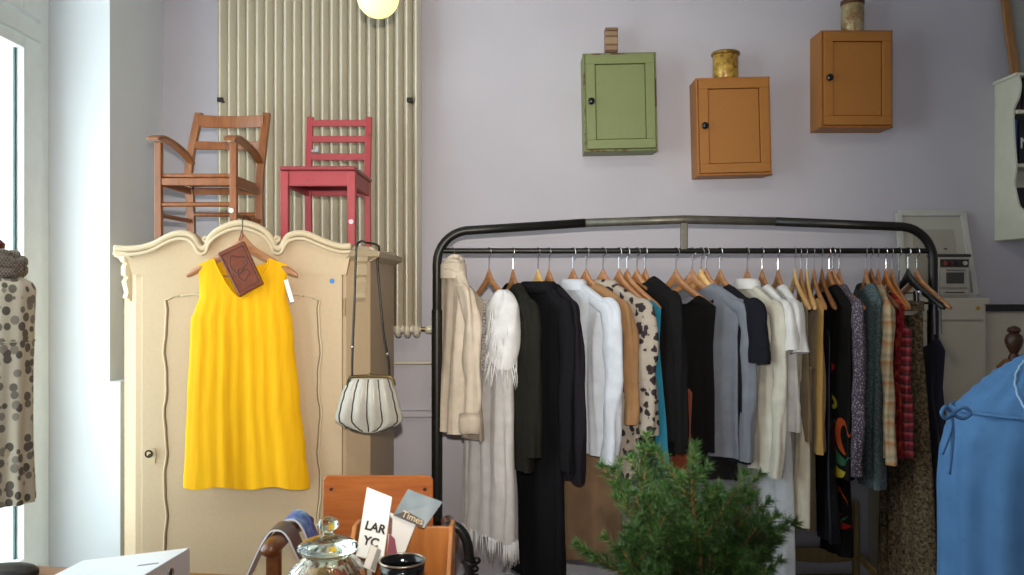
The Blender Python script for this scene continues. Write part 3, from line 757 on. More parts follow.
# 7 blacks
garment('dress', 'black sleeveless dress right behind the spotted blouse', 'dress', 619, 652, 480, M_['black'], wh=.24, hw=.205, zn=-.19, drop=.04, th=.012, wn=.15, amp=.004, hanger=('wooden hanger just right of the spotted blouse',))
garment('dress', 'teal dress seen as a narrow strip among the black clothes', 'dress', 627, 661, 480, M_['teal'], wh=.25, hw=.205, zn=-.19, drop=.04, th=.012, wn=.15, amp=.004, shift=.01, hanger=('wooden hanger carrying the teal dress',))
garment('blouse', 'black long blouse beside the teal strip', 'blouse', 637, 676, 455, M_['black'], hw=.205, zn=-.17, drop=.05, th=.014, wn=.13, amp=.004, hanger=('wooden hanger sloping down into the black blouse beside the teal dress',))
garment('cardigan', 'black cardigan with a high padded shoulder below a shiny hook', 'cardigan', 645, 684, 440, M_['black2'], hw=.20, zn=-.085, drop=.08, th=.022, sl=452, sr_=.04, amp=.005, hanger=('hanger with a shiny hook inside the black cardigan',))
garment('skirt', 'rust brown skirt showing beneath the black tops', 'skirt', 664, 692, 500, M_['rust'], hw=.17, zn=-.58, drop=.02, th=.016, wn=.15, body='skirt', amp=.004)
garment('top', 'black sleeveless top under a wide pale brown hanger', 'top', 676, 716, 452, M_['black'], hw=.205, zn=-.17, drop=.05, th=.018, wn=.12, amp=.005, hanger=('pale brown hanger with both arms bare above the black top', wb(hw_brown)))
garment('blouse', 'black chiffon blouse, rightmost of the black tops', 'blouse', 692, 738, 482, M_['black2'], hw=.205, zn=-.165, drop=.055, th=.022, wn=.13, amp=.008, hanger=('pale brown hanger above the black chiffon blouse', wb(hw_brown)))
# 8 grey
garment('dress', 'long soft grey dress showing below the slate blouse', 'dress', 709, 752, 590, M_['grey'], hw=.19, zn=-.16, th=.014, wh=.2, body='skirt', amp=.006)
garment('blouse', 'slate grey voile blouse with long sleeves', 'blouse', 701, 752, 458, M_['slate'], hw=.20, zn=-.115, th=.018, sl=462, sr_=.040, amp=.008, hanger=('pale wooden hanger poking out of the slate grey blouse', wb(hw_light)))
hang(706, R(38), 'wooden hanger crowded between the slate blouse and the navy top')
garment('top', 'dark navy short sleeved top between grey and white blouses', 'top', 720, 763, 462, M_['dnavy'], hw=.20, zn=-.125, th=.024, sl=362, sr_=.056, flare=1.2, out=.035, hanger=('wooden hanger in the dark navy short sleeved top',))
# 10 whites
garment('shirt', 'ivory chiffon shirt with a white collar', 'shirt', 747, 782, 470, M_['ivory'], hw=.195, zn=-.122, th=.026, sl=476, sr_=.045, collar=(.026, .062, .036, 1.3, .02), colm=M_['white'], amp=.010, nf=4, hanger=('wooden hanger in the ivory collared shirt',))
garment('gown', 'long pale white gown showing under the ivory shirt', 'dress', 757, 789, 592, M_['pale'], hw=.18, zn=-.16, th=.018, wh=.21, body='skirt', amp=.010, nf=4)
garment('t_shirt', 'white short sleeved jersey top right of the ivory shirt', 't-shirt', 762, 792, 440, M_['white'], hw=.195, zn=-.145, th=.022, sl=350, sr_=.054, flare=1.25, out=.035, hanger=('wooden hanger in the left of the two white short sleeved tops',))
garment('t_shirt', 'white short sleeved top under the khaki hangers', 't-shirt', 778, 803, 430, M_['white'], hw=.195, zn=-.130, th=.022, sl=352, sr_=.056, flare=1.25, out=.035, hanger=('wooden hanger in the right of the two white short sleeved tops',))
# 13 satins and browns
garment('dress', 'oyster satin dress pinched narrow at the waist', 'dress', 795, 805, 525, M_['silk'], hw=.17, zn=-.20, drop=.03, th=.026, wn=.13, wh=.19, amp=.012, nf=4, waist=(zr(393), .55, .07), hanger=('pale wooden hanger carrying the oyster satin dress', wb(hw_light)))
garment('vest', 'khaki sleeveless vest left of the mustard dress', 'vest', 801, 807, 440, M_['khaki'], hw=.205, zn=-.19, drop=.04, th=.016, wn=.13, hanger=('wooden hanger holding the khaki vest',))
garment('skirt', 'long khaki brown skirt behind the oyster satin dress', 'skirt', 807, 811, 530, M_['khaki'], hw=.16, zn=-.48, drop=.02, th=.014, wn=.15, body='skirt', hanger=('pale wooden hanger between the khaki vest and the mustard dress', wb(hw_light)))
garment('dress', 'mustard yellow sleeveless dress', 'dress', 814, 823, 452, M_['mustard'], hw=.205, zn=-.18, drop=.05, th=.020, wn=.12, amp=.008, hanger=('wooden hanger above the mustard dress',))
garment('dress', 'long navy satin dress with a flared hem', 'dress', 822, 830, 538, M_['satnavy'], hw=.15, zn=-.32, drop=.04, th=.020, wn=.12, wh=.20, amp=.010, shift=.03, body='skirt', hanger=('dark wooden hanger holding the navy satin dress', wb(hw_dark)))
garment('jacket', 'black jacket with a red and yellow tropical print', 'jacket', 829, 851, 476, M_['tropic'], hw=.225, zn=-.122, drop=.09, th=.026, hanger=('wooden hanger in the tropical print jacket',))
g, _ = garment('skirt', 'black tropical print skirt hanging lowest beside the small wooden chair', 'skirt', 833, 848, 560, M_['tropic'], hw=.10, zn=-.60, drop=.02, th=.02, wn=.09, wh=.09, body='skirt', shift=.02, hanger=('wooden hanger between the tropical jacket and the mauve blouse',))
garment('blouse', 'mauve dotted blouse between the tropical jacket and the tweed dress', 'blouse', 839, 860, 476, M_['mauve'], hw=.195, zn=-.12, th=.018, sl=474, sr_=.042, hanger=('wooden hanger in the mauve dotted blouse',))
garment('dress', 'teal grey tweed dress with a rounded hem', 'dress', 866, 880, 486, M_['tweed'], hw=.20, zn=-.115, th=.034, wh=.21, sl=None, wn=.09, hanger=('wooden hanger in the tweed dress',))
hang(871, R(10), 'dark wooden hanger squeezed against the tweed dress', wb(hw_dark))
garment('blouse', 'cream blouse with orange brown stripes', 'blouse', 878, 891, 455, M_['stripe'], hw=.20, zn=-.14, th=.020, sl=462, sr_=.042, hanger=('wooden hanger in the striped blouse',))
garment('dress', 'red dress with a small floral print', 'dress', 886, 904, 455, M_['redfl'], hw=.20, zn=-.16, drop=.06, th=.024, wn=.1, hanger=('orange wooden hanger above the red floral dress', wb(wood('orange_hanger_wood', '#a8602a', '#c47a38', .35, axis=0))))
garment('blouse', 'red plaid blouse next to the red floral dress', 'blouse', 892, 910, 450, M_['redpl'], hw=.18, zn=-.22, th=.016, sl=456, sr_=.036, hanger=('wooden hanger in the red plaid blouse',))
# 23 skirt on a metal clip hanger
g, yk = garment('skirt', 'long dark skirt with a small brown animal print, clipped by its waistband', 'skirt', 901, 922, 600, M_['animal'], hw=.14, zn=-.24, drop=.02, th=.030, wn=.13, wh=.19, body='skirt', amp=.010, nf=4, shift=.05)
part('waistband', MB().loft([[Vector((.145*sgp(math.cos(q), .75), .036*math.sin(q), z)) for q in [2*PI*k/30 for k in range(30)]] for z in (-.225, -.27)]), M_['animal'], g, 'all')
X = (899-512)/F*RY
t = bpy.data.objects.new('clip_hanger', None); col.objects.link(t); t.location = (X, RY, RAILZ); t.rotation_euler = (0, 0, yk-PI/2); INV[t.name] = Matrix()
tag(t, 'metal clip hanger holding the animal print skirt', 'hanger', 'hangers on the clothes rail')
part('hook', hook_mesh(), chrome, t)
part('cross_bar', MB().tube([(-.15, 0, -.19), (.15, 0, -.19)], .003, 8).tube([(0, 0, -.07), (0, 0, -.19)], .0025, 8), chrome, t)
for s in (-1, 1):
    part('clip', MB().box((s*.12, -.008, -.21), (.022, .006, .06)).box((s*.12, .008, -.21), (.022, .006, .06)).box((s*.12, 0, -.185), (.012, .02, .012)), chrome, t, False, .002)
# 24 black hanger and navy top
X = (908-512)/F*RY
t = dup(proto, (X, RY, RAILZ), R(20)-PI/2+R(0), 'empty black hanger with a trouser bar', 'hangers on the clothes rail', wb(blackp)); INV[t.name] = Matrix()
part('trouser_bar', MB().tube([(-.18, .012, -.235), (.18, .012, -.235)], .005, 8), blackp, t)
g, yn = garment('top', 'ink blue strappy top, last on the rail beside the right post', 'top', 917, 945, 455, M_['navytop'], hw=.17, zn=-.36, drop=.05, th=.024, wn=.13, wh=.19, hanger=('brown wooden hanger with bare arms at the right post',))
for s in (-1, 1):
    for v in (-.018, .018):
        part('strap', MB().tube([(s*.13, v, -.37), (s*.125, v*.9, -.25), (s*.125, 0, -.20)], .004, 6), M_['grey'], g)

proto.scale = (.70, 1, 1)   # the first hanger is a narrow one, hidden in the blouse

# ------------------------------------------------------------------ the rack
steel = plain('black_painted_steel', '#1c1b19', .38, .3, var=.2, scale=20)
bare = plain('bare_steel', '#6a675e', .42, .6, var=.2, scale=25)
rk = thing('clothes_rack', 'black tubular steel clothes rail with rounded top corners', 'clothes rack', (.79, RY, 0))
xL = (437-512)/F*RY; xR = (933-512)/F*RY
zL, zC, zRt = zat(233, RY), zat(219.5, RY), zat(224, RY)
def arc(c, r, a0, a1, n=8): return [Vector((c[0]+r*math.cos(R(a0+(a1-a0)*k/n)), RY, c[1]+r*math.sin(R(a0+(a1-a0)*k/n)))) for k in range(n+1)]
xa = (585-512)/F*RY; xb = (775-512)/F*RY; xm = (684-512)/F*RY
lz = zL-.0; rr = .15
pl = [Vector((xL, RY, .03))]+arc((xL+rr, zL-rr+.012), rr, 180, 98)+[Vector((xa, RY, zat(223, RY)))]
pr = [Vector((xb, RY, zat(221.5, RY)))]+arc((xR-rr*1.0, zRt-rr-.012), rr, 86, 0)+[Vector((xR, RY, .03))]
part('frame_tube', MB().tube(pl, .0205, 14, up=(0, 1, 0)).tube(pr, .0205, 14, up=(0, 1, 0)), steel, rk, 'all')
part('bare_tube', MB().tube([(xa-.005, RY, zat(223, RY)), (xm, RY, zC), (xb+.005, RY, zat(221.5, RY))], .0195, 14, up=(0, 1, 0)), bare, rk, 'all', label='unpainted grey steel top section')
part('center_post', MB().bar((xm, RY, zC), (xm, RY, RAILZ), .032, .02), bare, rk, False, .004)
part('rail', MB().tube([(xL, RY, RAILZ), (xR, RY, RAILZ)], RAILR, 14), steel, rk)
for x in (xL, xR): part('joint_sleeve', MB().tube([(x, RY, .5), (x, RY, zat(310, RY))], .0245, 16), steel, rk)
for x in (xL, xR):
    part('foot', MB().tube([(x, RY-.3, .025), (x, RY+.3, .025)], .0205, 12), steel, rk)

# ------------------------------------------------------------------ small wooden chair behind the clothes
grw = wood('grey_brown_wood', '#77663f', '#8d7a52', .6)
sx0, sx1, sy = P(822, 0, 4.16).x, P(857, 0, 4.16).x, 4.17
kc = thing('ladder_back_chair', 'small grey brown ladder back chair standing behind the rail', 'chair', ((sx0+sx1)/2-.05, 4.0, 0))
sx0 = P(792, 0, sy).x
for x in (sx0, sx1):
    part('back_post', MB().tube([(x, sy, 0), (x, sy, .45), (x, sy, zat(505, sy)), (x, sy, zat(501, sy))], [.018, .018, .017, .010], 12), grw, kc)
for y0, y1 in ((512, 527), (547, 560)):
    b = MB(); rg = []
    for k in range(9):
        q = k/8; x = sx0+(sx1-sx0)*q; dz = -.012*math.sin(q*PI)
        za, zb = zat(y1, sy)+dz, zat(y0, sy)
        rg.append([Vector((x, sy-.007, za)), Vector((x, sy+.007, za)), Vector((x, sy+.007, zb)), Vector((x, sy-.007, zb))])
    part('back_rail', b.loft(rg, True, True), grw, kc, False, .002)
part('seat', MB().box(((sx0+sx1)/2, sy-.13, .135), (sx1-sx0+.03, .27, .02)), grw, kc, False, .006)
for x in (sx0+.015, sx1-.015): part('leg', MB().tube([(x, sy-.24, 0), (x, sy-.24, .13)], .016, 10), grw, kc)
part('armrest', MB().bar((sx1, sy, .245), (sx1+.09, sy-.16, .135), .03, .02, (0, 0, 1)), grw, kc, False, .005)

# ------------------------------------------------------------------ right side: cabinet, picture, toy stove, shelf
CX0, CX1, CY = 1.80, P(988, 0, 4.08).x, 4.08
cz_ = zat(298, CY)
cb2 = thing('side_cabinet', 'tall cream painted cabinet in the corner behind the right end of the rail', 'cabinet', ((CX0+CX1)/2, 4.18, 0))
part('carcass', MB().span((CX0, CY, 0), (CX1-.01, BW-.001, cz_-.03)), creamm, cb2, False, .004)
part('top_board', MB().span((CX0-.01, CY-.012, cz_-.03), (CX1+.002, BW-.001, cz_)), creamm, cb2, False, .004)
part('drawer_front', MB().span((CX0+.02, CY-.012, zat(320, CY)), (CX1-.025, CY+.003, zat(303, CY))), creamm, cb2, False, .003)
part('door', MB().span((CX0+.02, CY-.012, .1), (CX1-.025, CY+.003, zat(322, CY))), creamm, cb2, False, .003)
p = P(978, 308, CY-.014)
part('price_sticker', MB().tube([p, p+Vector((0, -.002, 0))], .010, 14), plain('yellow_sticker', '#c09a3a', .6), cb2, label='small round yellow sticker')
# leaning picture
def quadbar(b, pts, wdt, dpt):
    for a, c in zip(pts, pts[1:]+pts[:1]): b.bar(a, c, wdt, dpt, (0, 1, 0))
pa, pb = P(899, 212, 4.27), P(963, 212, 4.27); px0, px1 = pa.x, pb.x
ztop = P(0, 213, 4.27).z
pc = [Vector((px0+.0, 4.22, cz_+.012)), Vector((px1+.035, 4.22, cz_+.012)), Vector((px1, 4.275, ztop)), Vector((px0, 4.275, ztop))]
pf = thing('framed_picture', 'white framed drawing leaning on the wall on the cream cabinet', 'picture', ((px0+px1)/2, 4.22, cz_))
b = MB()
for a, c in zip(pc, pc[1:]+pc[:1]): b.bar(a, c, .022, .028, (0, 1, 0))
part('frame', b, plain('white_frame', '#bdbcb6', .5, var=.03), pf, False, .002)
part('mat_board', MB().add([v+Vector((0, .004, 0)) for v in pc]+[v+Vector((0, .010, 0)) for v in pc], [(0, 1, 2, 3), (7, 6, 5, 4), (0, 4, 5, 1), (1, 5, 6, 2), (2, 6, 7, 3), (3, 7, 4, 0)]), plain('passe_partout', '#b3b0a6', .8, var=.02), pf, False)
def lerp4(u, v): return (pc[0]*(1-u)+pc[1]*u)*(1-v)+(pc[3]*(1-u)+pc[2]*u)*v
q4 = [lerp4(u, v) for u, v in ((.2, .12), (.82, .12), (.82, .80), (.2, .80))]
pp = part('print', MB().add([v+Vector((0, .000, 0)) for v in q4]+[v+Vector((0, .003, 0)) for v in q4], [(0, 1, 2, 3), (7, 6, 5, 4), (0, 4, 5, 1), (1, 5, 6, 2), (2, 6, 7, 3), (3, 7, 4, 0)]), plain('aged_print_paper', '#a39d90', .8, var=.04), pf, False)
ik = MB()
for u, v, s in ((.42, .52, .012), (.48, .50, .008), (.66, .56, .007), (.70, .34, .018), (.52, .27, .008), (.45, .2, .012)):
    q = lerp4(u, v); ik.tube([q+Vector((-s, -.002, 0)), q+Vector((0, -.002, s*.6)), q+Vector((s, -.002, -s*.3))], .003, 6, up=(0, 1, 0))
part('ink_marks', ik, plain('ink', '#5a463a', .8), pp)
# toy stove
s0, s1 = P(938, 0, 4.10).x, P(970, 0, 4.10).x; TY = 4.10; h0, h1 = cz_, zat(254, TY)
ts = thing('toy_stove', 'small old toy kitchen stove with an oven door on the cream cabinet', 'toy stove', ((s0+s1)/2, TY+.05, h0))
enam = plain('toy_enamel', '#aaa69a', .4, var=.06)
part('stove_body', MB().span((s0, TY, h0), (s1, TY+.10, h1-.012)), enam, ts, False, .004)
part('hob_top', MB().span((s0-.004, TY-.006, h1-.014), (s1+.004, TY+.104, h1)), plain('dark_hob', '#3b3632', .4, .3), ts, False, .003)
hh = h1-h0
part('control_panel', MB().span((s0+.010, TY-.004, h0+hh*.70), (s1-.008, TY+.002, h0+hh*.88)), plain('dark_panel', '#2a2224', .4), ts, False)
for k, c in enumerate(('#8c2c28', '#5c2420', '#2a2a30', '#b8b0a8')):
    x = s0+.030+k*.032; z = h0+hh*.79
    part('control_knob', MB().tube([(x, TY-.003, z), (x, TY-.014, z)], .010, 12), plain('knob_%d' % k, c, .4), ts)
ov = part('oven_door', MB().span((s0+.012, TY-.010, h0+hh*.23), (s1-.012, TY+.002, h0+hh*.66)), enam, ts, False, .003)
part('oven_window', MB().span((s0+.035, TY-.013, h0+hh*.33), (s1-.035, TY-.008, h0+hh*.58)), plain('oven_glass', '#3c3b36', .2), ov, False)
part('oven_handle', MB().tube([(s0+.03, TY-.018, h0+hh*.635), (s1-.03, TY-.018, h0+hh*.635)], .003, 8), chrome, ov)
part('warming_drawer', MB().span((s0+.012, TY-.008, h0+hh*.06), (s1-.012, TY+.002, h0+hh*.18)), enam, ts, False, .002)
part('drawer_slot', MB().span((s0+.03, TY-.010, h0+hh*.11), (s1-.03, TY-.006, h0+hh*.14)), plain('slot_dark', '#4a4640', .5), ts, False)

# wall shelf with scalloped sides
SX = 2.44; st_, sb_ = P(995, 85, BW).z, P(998, 241, BW).z; SWD = .62
shm = plain('cream_shelf_paint', '#d3d2c0', .5, var=.04)
sh = thing('wall_shelf', 'cream wall shelf with scalloped sides at the right edge', 'shelf', (SX+SWD/2, BW, sb_))
def side_poly():
    H = st_-sb_; pr_ = [(0, .250), (.08, .255), (.17, .235), (.20, .205), (.27, .182), (.36, .165), (.44, .180), (.60, .165), (.72, .158), (.80, .160), (.86, .198), (.93, .215), (1, .200)]
    return [(0, 0)]+[(-p.y, p.x) for p in spline([Vector((a*H, d, 0)) for a, d in pr_], 4)]+[(0, H)]
for x in (SX, SX+SWD-.018): part('side_panel', MB().prism(side_poly(), (x, BW, sb_), (0, 1, 0), (0, 0, 1), (.012, 0, 0)), shm, sh, False, .002)
for z in (sb_+.008, P(0, 165, 4.12).z, P(0, 111, 4.12).z): part('shelf_board', MB().box((SX+SWD/2, BW-.085, z), (SWD-.03, .168, .018)), shm, sh, False, .002)
part('back_board', MB().box((SX+SWD/2, BW-.008, (st_+sb_)/2), (SWD-.03, .014, st_-sb_)), shm, sh, False)
part('top_board', MB().box((SX+SWD/2, BW-.1, st_+.006), (SWD+.02, .2, .016)), shm, sh, False, .003)
z1 = P(0, 165, 4.12).z+.009; z2 = P(0, 111, 4.12).z+.009; z0 = sb_+.017
def bookm(nm, h): return plain(nm, h, .5, var=.15)
bxs = [('black box with a white letter on the middle shelf', SX+.072, z1, .10, .235, '#121214'), ('dark blue book on the middle shelf edge', SX+.0205+.004, z1, .020, .215, '#22406e'),
       ('black folder on the lower shelf', SX+.075, z0, .09, .235, '#15131a'), ('blue book standing lowest on the wall shelf', SX+.026, z0, .022, .12, '#3f5c96'), ('dark red book on the upper shelf', SX+.030, z2, .026, .16, '#3c1a20'), ('black book on the upper shelf', SX+.075, z2, .05, .17, '#141216')]
for lb, x, z, wd_, hh, c in bxs:
    y = BW-.10
    o = solo('book', MB().span((x-wd_/2-.003, BW-.160, z), (x+wd_/2-.002, BW-.03, z+hh)), bookm('book_'+c[1:], c), lb, 'book', 'books on the wall shelf', False, .003)
    if 'letter' in lb:
        text('letter', 'M', .075, Matrix.Translation((x-.040, BW-.1612, z+.075)) @ Matrix.Rotation(R(90), 4, 'X'), plain('white_ink', '#d8d8d8', .6), o)
# picture leaning on the shelf
a0, a1 = P(1013, 78, 4.22), P(1003, 0, 4.28); dv = (a1-a0); up_ = a0+dv*1.35; wv = Vector((.50, 0, 0)).copy(); wv.z = .50*.11
zb0 = st_+.018
corners = [Vector((a0.x, 4.20, zb0)), Vector((a0.x+.5, 4.20, zb0+.0)), Vector((up_.x+.5, 4.285, up_.z)), Vector((up_.x, 4.285, up_.z))]
fp = thing('framed_picture', 'wooden framed picture leaning on top of the wall shelf', 'picture', (a0.x+.25, 4.2, zb0))
b = MB()
for u, v in zip(corners, corners[1:]+corners[:1]): b.bar(u, v, .02, .04, (0, 1, 0))
part('frame', b, wood('pale_frame_wood', '#8a6038', '#a2764a', .5), fp, False, .003)
part('picture_sheet', MB().add([v+Vector((0, .002, 0)) for v in corners]+[v+Vector((0, .008, 0)) for v in corners], [(0, 1, 2, 3), (7, 6, 5, 4), (0, 4, 5, 1), (1, 5, 6, 2), (2, 6, 7, 3), (3, 7, 4, 0)]), plain('grey_picture', '#8f908c', .4, var=.08), fp, False)

# dark carved wooden finial behind the blue dress
dkw = wood('dark_carved_wood', '#2c1a10', '#432818', .45)
fc = P(1014, 345, 3.55)
cs = thing('carved_stand', 'dark carved wooden post with a brown wooden ledge behind the blue dress', 'stand', (fc.x, fc.y, 0))
part('finial', MB().lathe([(.020, -.10), (.022, -.05), (.015, -.035), (.030, -.005), (.036, .02), (.030, .04), (.018, .05), (.028, .06), (.022, .072), (.006, .080)], fc, 16, cap0=True, cap1=True), dkw, cs)
part('post', MB().lathe([(.03, 0), (.03, fc.z-.14), (.022, fc.z-.09)], (fc.x, fc.y, 0), 14, cap0=True), dkw, cs)
bp = P(1000, 366, 3.55)
part('ledge', MB().prism([(0, 0), (.03, .025), (.10, .045), (.4, .05), (.4, -.03), (0, -.03)], (bp.x, 3.53, bp.z), (1, 0, 0), (0, 0, 1), (0, .05, 0)), wood('brown_ledge_wood', '#5c3a1e', '#744a28', .5, axis=0), cs, False, .004)

# ------------------------------------------------------------------ yellow dress on the wardrobe
yel = NT('yellow_linen'); v = yel.coord(); n = yel.noise(yel.coord((1, 1, .08)), 60, 3); n2 = yel.noise(v, 350, 2)
yel.base(yel.ramp(n, [(.3, '#d99f08'), (.7, '#e4ae0e')])); yel.set(Roughness=.8); yel.b.inputs['Specular IOR Level'].default_value = .2; yel.bump(n2, .2, .003)
YD = 3.262
kpx = YD/F
wt = [(258, (197.5, 287)), (264, (197, 288.5)), (280, (199, 286.5)), (296, (199.5, 286.5)), (310, (195, 290)), (320, (190.5, 292.5)), (340, (190, 294)), (400, (187, 300)), (450, (185, 305.5)), (487, (183, 310))]
def edges(y):
    l = interp([(a, b[0]) for a, b in wt], y); r = interp([(a, b[1]) for a, b in wt], y); return l, r
def ytop(s, back):
    a = abs(s)
    if a > .62: return 258+(a-.62)/.38*7.5
    d = 9 if back else 40
    return 258+d*(1-(a/.62)**(2.4 if back else 1.7))
yd = thing('sleeveless_dress', 'yellow sleeveless dress hanging on the front of the wardrobe', 'dress', (P(243, 0, YD).x, YD, zat(488, YD)))
for back in (0, 1):
    NS, NRW = 72, 56; vs = []; fs = []
    for i in range(NRW+1):
        for j in range(NS+1):
            s = -1+2*j/NS; y0 = ytop(s, back); y = y0+(487+1.6*math.sin(j*.21)-y0)*i/NRW
            l, r = edges(y); x = (l+r)/2+s*(r-l)/2
            zf = max(0, (y-300)/188)
            bul = math.sqrt(max(0, 1-s**4))*(.014+.016*min(1, max(0, (y-262)/60)))
            fo = .0105*zf**.7*(.8*math.sin(5.1*s+.8+.15*zf)+.5*math.sin(12.3*s+2-.2*zf)+.14*math.sin(27*s+zf))*(.6+.4*math.sin(2.9*s+1))*(1-abs(s)**6)
            fo += .0016*math.sin(26*s+.6*math.sin(y*.05))*(1-abs(s)**4)*min(1, max(0, (y-285)/25))
            p = P(x, y, YD); p.y = YD-bul+fo if not back else YD+bul*.7+fo*.5
            vs.append(p)
    for i in range(NRW):
        for j in range(NS): fs.append((i*(NS+1)+j, i*(NS+1)+j+1, (i+1)*(NS+1)+j+1, (i+1)*(NS+1)+j))
    o = part('back_panel' if back else 'front_panel', MB().add(vs, fs), yel.m, yd, 'all')
nt = MB()
nt.tube([P((edges(ytop(s, 0))[0]+edges(ytop(s, 0))[1])/2+s*(edges(ytop(s, 0))[1]-edges(ytop(s, 0))[0])/2, ytop(s, 0), YD)+Vector((0, -math.sqrt(1-s**4)*(.014+.016*min(1, max(0, (ytop(s, 0)-262)/60))), 0)) for s in [-.6+1.2*k/40 for k in range(41)]], .0035, 6, up=(0, 1, 0))
part('neckline_binding', nt, yel.m, yd, 'all')
tg = P(289, 291, YD-.02)
Mt = Matrix.Rotation(R(-16), 4, 'Y')
part('price_tag', MB().box(tg, (.016, .002, .088), Mt), plain('white_tag', '#e4e2dc', .6, var=.02), yd, False, label='white paper price tag')
hc = P(242.5, 222, YD+.0)
yh = thing('clothes_hanger', 'wooden hanger holding the yellow dress on the wardrobe crest', 'hanger', (hc.x, YD, hc.z))
hb = hanger_mesh(.212, .125, -.0, -.06); hb.v = [Vector((a.x, a.y*1+.0, a.z))+Vector((hc.x, YD, hc.z)) for a in hb.v]
part('wooden_arms', hb, hw_brown, yh)
hk = [Vector((0, 0, -.075)), Vector((0, 0, -.01)), Vector((0, .006, .012)), Vector((0, .03, .026)), Vector((0, .07, .024)), Vector((0, .095, .008))]
part('hook', MB().tube(spline([a+Vector((hc.x, YD, hc.z)) for a in hk], 5), .0024, 8), plain('dark_hook_wire', '#4a443c', .4, .9), yh)
part('trouser_bar', MB().tube([P(205, 276, YD+.004), P(280, 276, YD+.004)], .004, 8), hw_brown, yh)
# brown leather wallet hung on the hanger
lea = plain('oxblood_leather', '#6a2f14', .32, var=.25, scale=35, bump=.1)
WY = 3.205
qs = [P(x, y, WY) for x, y in ((217, 253), (243, 240.5), (263, 284), (239, 297))]
wl = thing('leather_wallet', 'brown leather wallet dangling over the neckline of the yellow dress', 'wallet', (qs[3]))
part('cover', MB().add(qs+[q+Vector((0, .020, 0)) for q in qs], [(0, 1, 2, 3), (7, 6, 5, 4), (0, 4, 5, 1), (1, 5, 6, 2), (2, 6, 7, 3), (3, 7, 4, 0)]), lea, wl, False, .005)
ctr = sum(qs, Vector())/4; em = [ctr+(q-ctr)*.82+Vector((0, -.001, 0)) for q in qs]
part('stitching', MB().tube(em+[em[0]], .0016, 6, up=(0, 1, 0)), plain('dark_thread', '#34160c', .7), wl)
ax_, ay_ = (qs[1]-qs[0])/1, (qs[3]-qs[0])/1; emb = MB()
for cxx, cyy, rr_ in ((.5, .38, .3), (.5, .62, .2)):
    emb.tube([qs[0]+ax_*(cxx+rr_*math.cos(a))+ay_*(cyy+.55*rr_*math.sin(a)*(1+.3*math.cos(3*a)))+Vector((0, -.0008, 0)) for a in [k*PI/14 for k in range(29)]], .0022, 6, up=(0, 1, 0))
part('embossing', emb, plain('embossed_leather', '#4c2012', .4), wl)
tpc = qs[1]+Vector((-.012, .01, 0))
part('loop', MB().tube(spline([tpc, P(243, 236, WY+.01), P(241.5, 231, WY+.045), P(240.5, 236, WY+.02), tpc+Vector((-.006, 0, 0))], 6), .0018, 6), lea, wl)

# ------------------------------------------------------------------ grey handbag on the wardrobe corner
gm = plain('grey_bag_leather', '#a5a096', .38, var=.06, scale=20)
BY = 3.27
hbg = thing('handbag', 'grey pleated clasp handbag hanging from the wardrobe corner', 'handbag', P(368, 433, BY))
ow = [(378, (348.5, 391)), (384, (345, 393.5)), (394, (341, 397)), (406, (337.5, 400)), (416, (335, 402.5)), (421, (335.5, 402.5)), (425, (341, 398)), (429, (350, 389)), (432.5, (362, 376))]
def bed(y): return interp([(a, b[0]) for a, b in ow], y), interp([(a, b[1]) for a, b in ow], y)
seams = [-.86, -.48, -.02, .42, .86]
rings = []
for i in range(31):
    y = 378+(432.5-378)*i/30; l, r = bed(y); ring = []
    tk = .012+.034*math.sin(PI*min(1, .12+i/30*.86))
    for j in range(64):
        q = 2*PI*j/64; s = math.cos(q); d = min(abs(s-k) for k in seams); gore = .70+.30*min(1, d/.2)
        p = P((l+r)/2+s*(r-l)/2, y, BY); p.y = BY-math.sin(q)*tk*gore*1.0; ring.append(p)
    rings.append(ring)
part('bag_body', MB().loft(rings, True, True), gm, hbg, 'all')
for s in seams:
    pts = []
    for i in range(0, 31):
        y = 379+(431-379)*i/30; l, r = bed(y); tk = .012+.034*math.sin(PI*min(1, .12+((y-378)/54.5)*.86))
        p = P((l+r)/2+s*(r-l)/2, y, BY); p.y = BY-math.sqrt(1-s*s)*tk*.70-.001; pts.append(p)
    part('piping', MB().tube(pts, .0028, 6, up=(0, 1, 0)), plain('black_piping', '#1c1a1a', .4), hbg, 'all')
fz = [P(x, y, BY-.012) for x, y in ((346.5, 385), (348, 379), (352, 377), (370, 376.3), (387, 377), (392, 379.5), (394, 386))]
brass = plain('bag_brass', '#7c6c4a', .35, .9)
part('clasp_frame', MB().tube(spline(fz, 4), .0052, 8).tube(spline([a+Vector((0, .022, 0)) for a in fz], 4), .0052, 8).ball(P(370, 375, BY-.004), .008), brass, hbg)
ct = 1.726
stp = [P(352, 378, BY), P(352.5, 350, BY), P(354.5, 300, BY), P(356, 255, BY-.005), Vector((P(357, 0, BY).x, BY+.0, ct-.012)), Vector((P(360, 0, BY).x, BY+.03, ct+.004)), Vector((-.585, 3.40, ct+.004)), Vector((-.538, 3.43, ct-.010)), P(377.5, 262, 3.44), P(380.5, 300, 3.44), P(384, 335, 3.42), P(388.5, 360, 3.36), P(389.5, 377, BY+.01)]
part('strap', MB().tube(spline(stp, 6), .0046, 8), plain('black_strap', '#15110f', .4), hbg, 'all')
for p in (P(352.3, 347, BY-.004), P(387.5, 354, 3.37)): part('buckle', MB().ball(p, .0065, 10, 6), chrome, hbg)

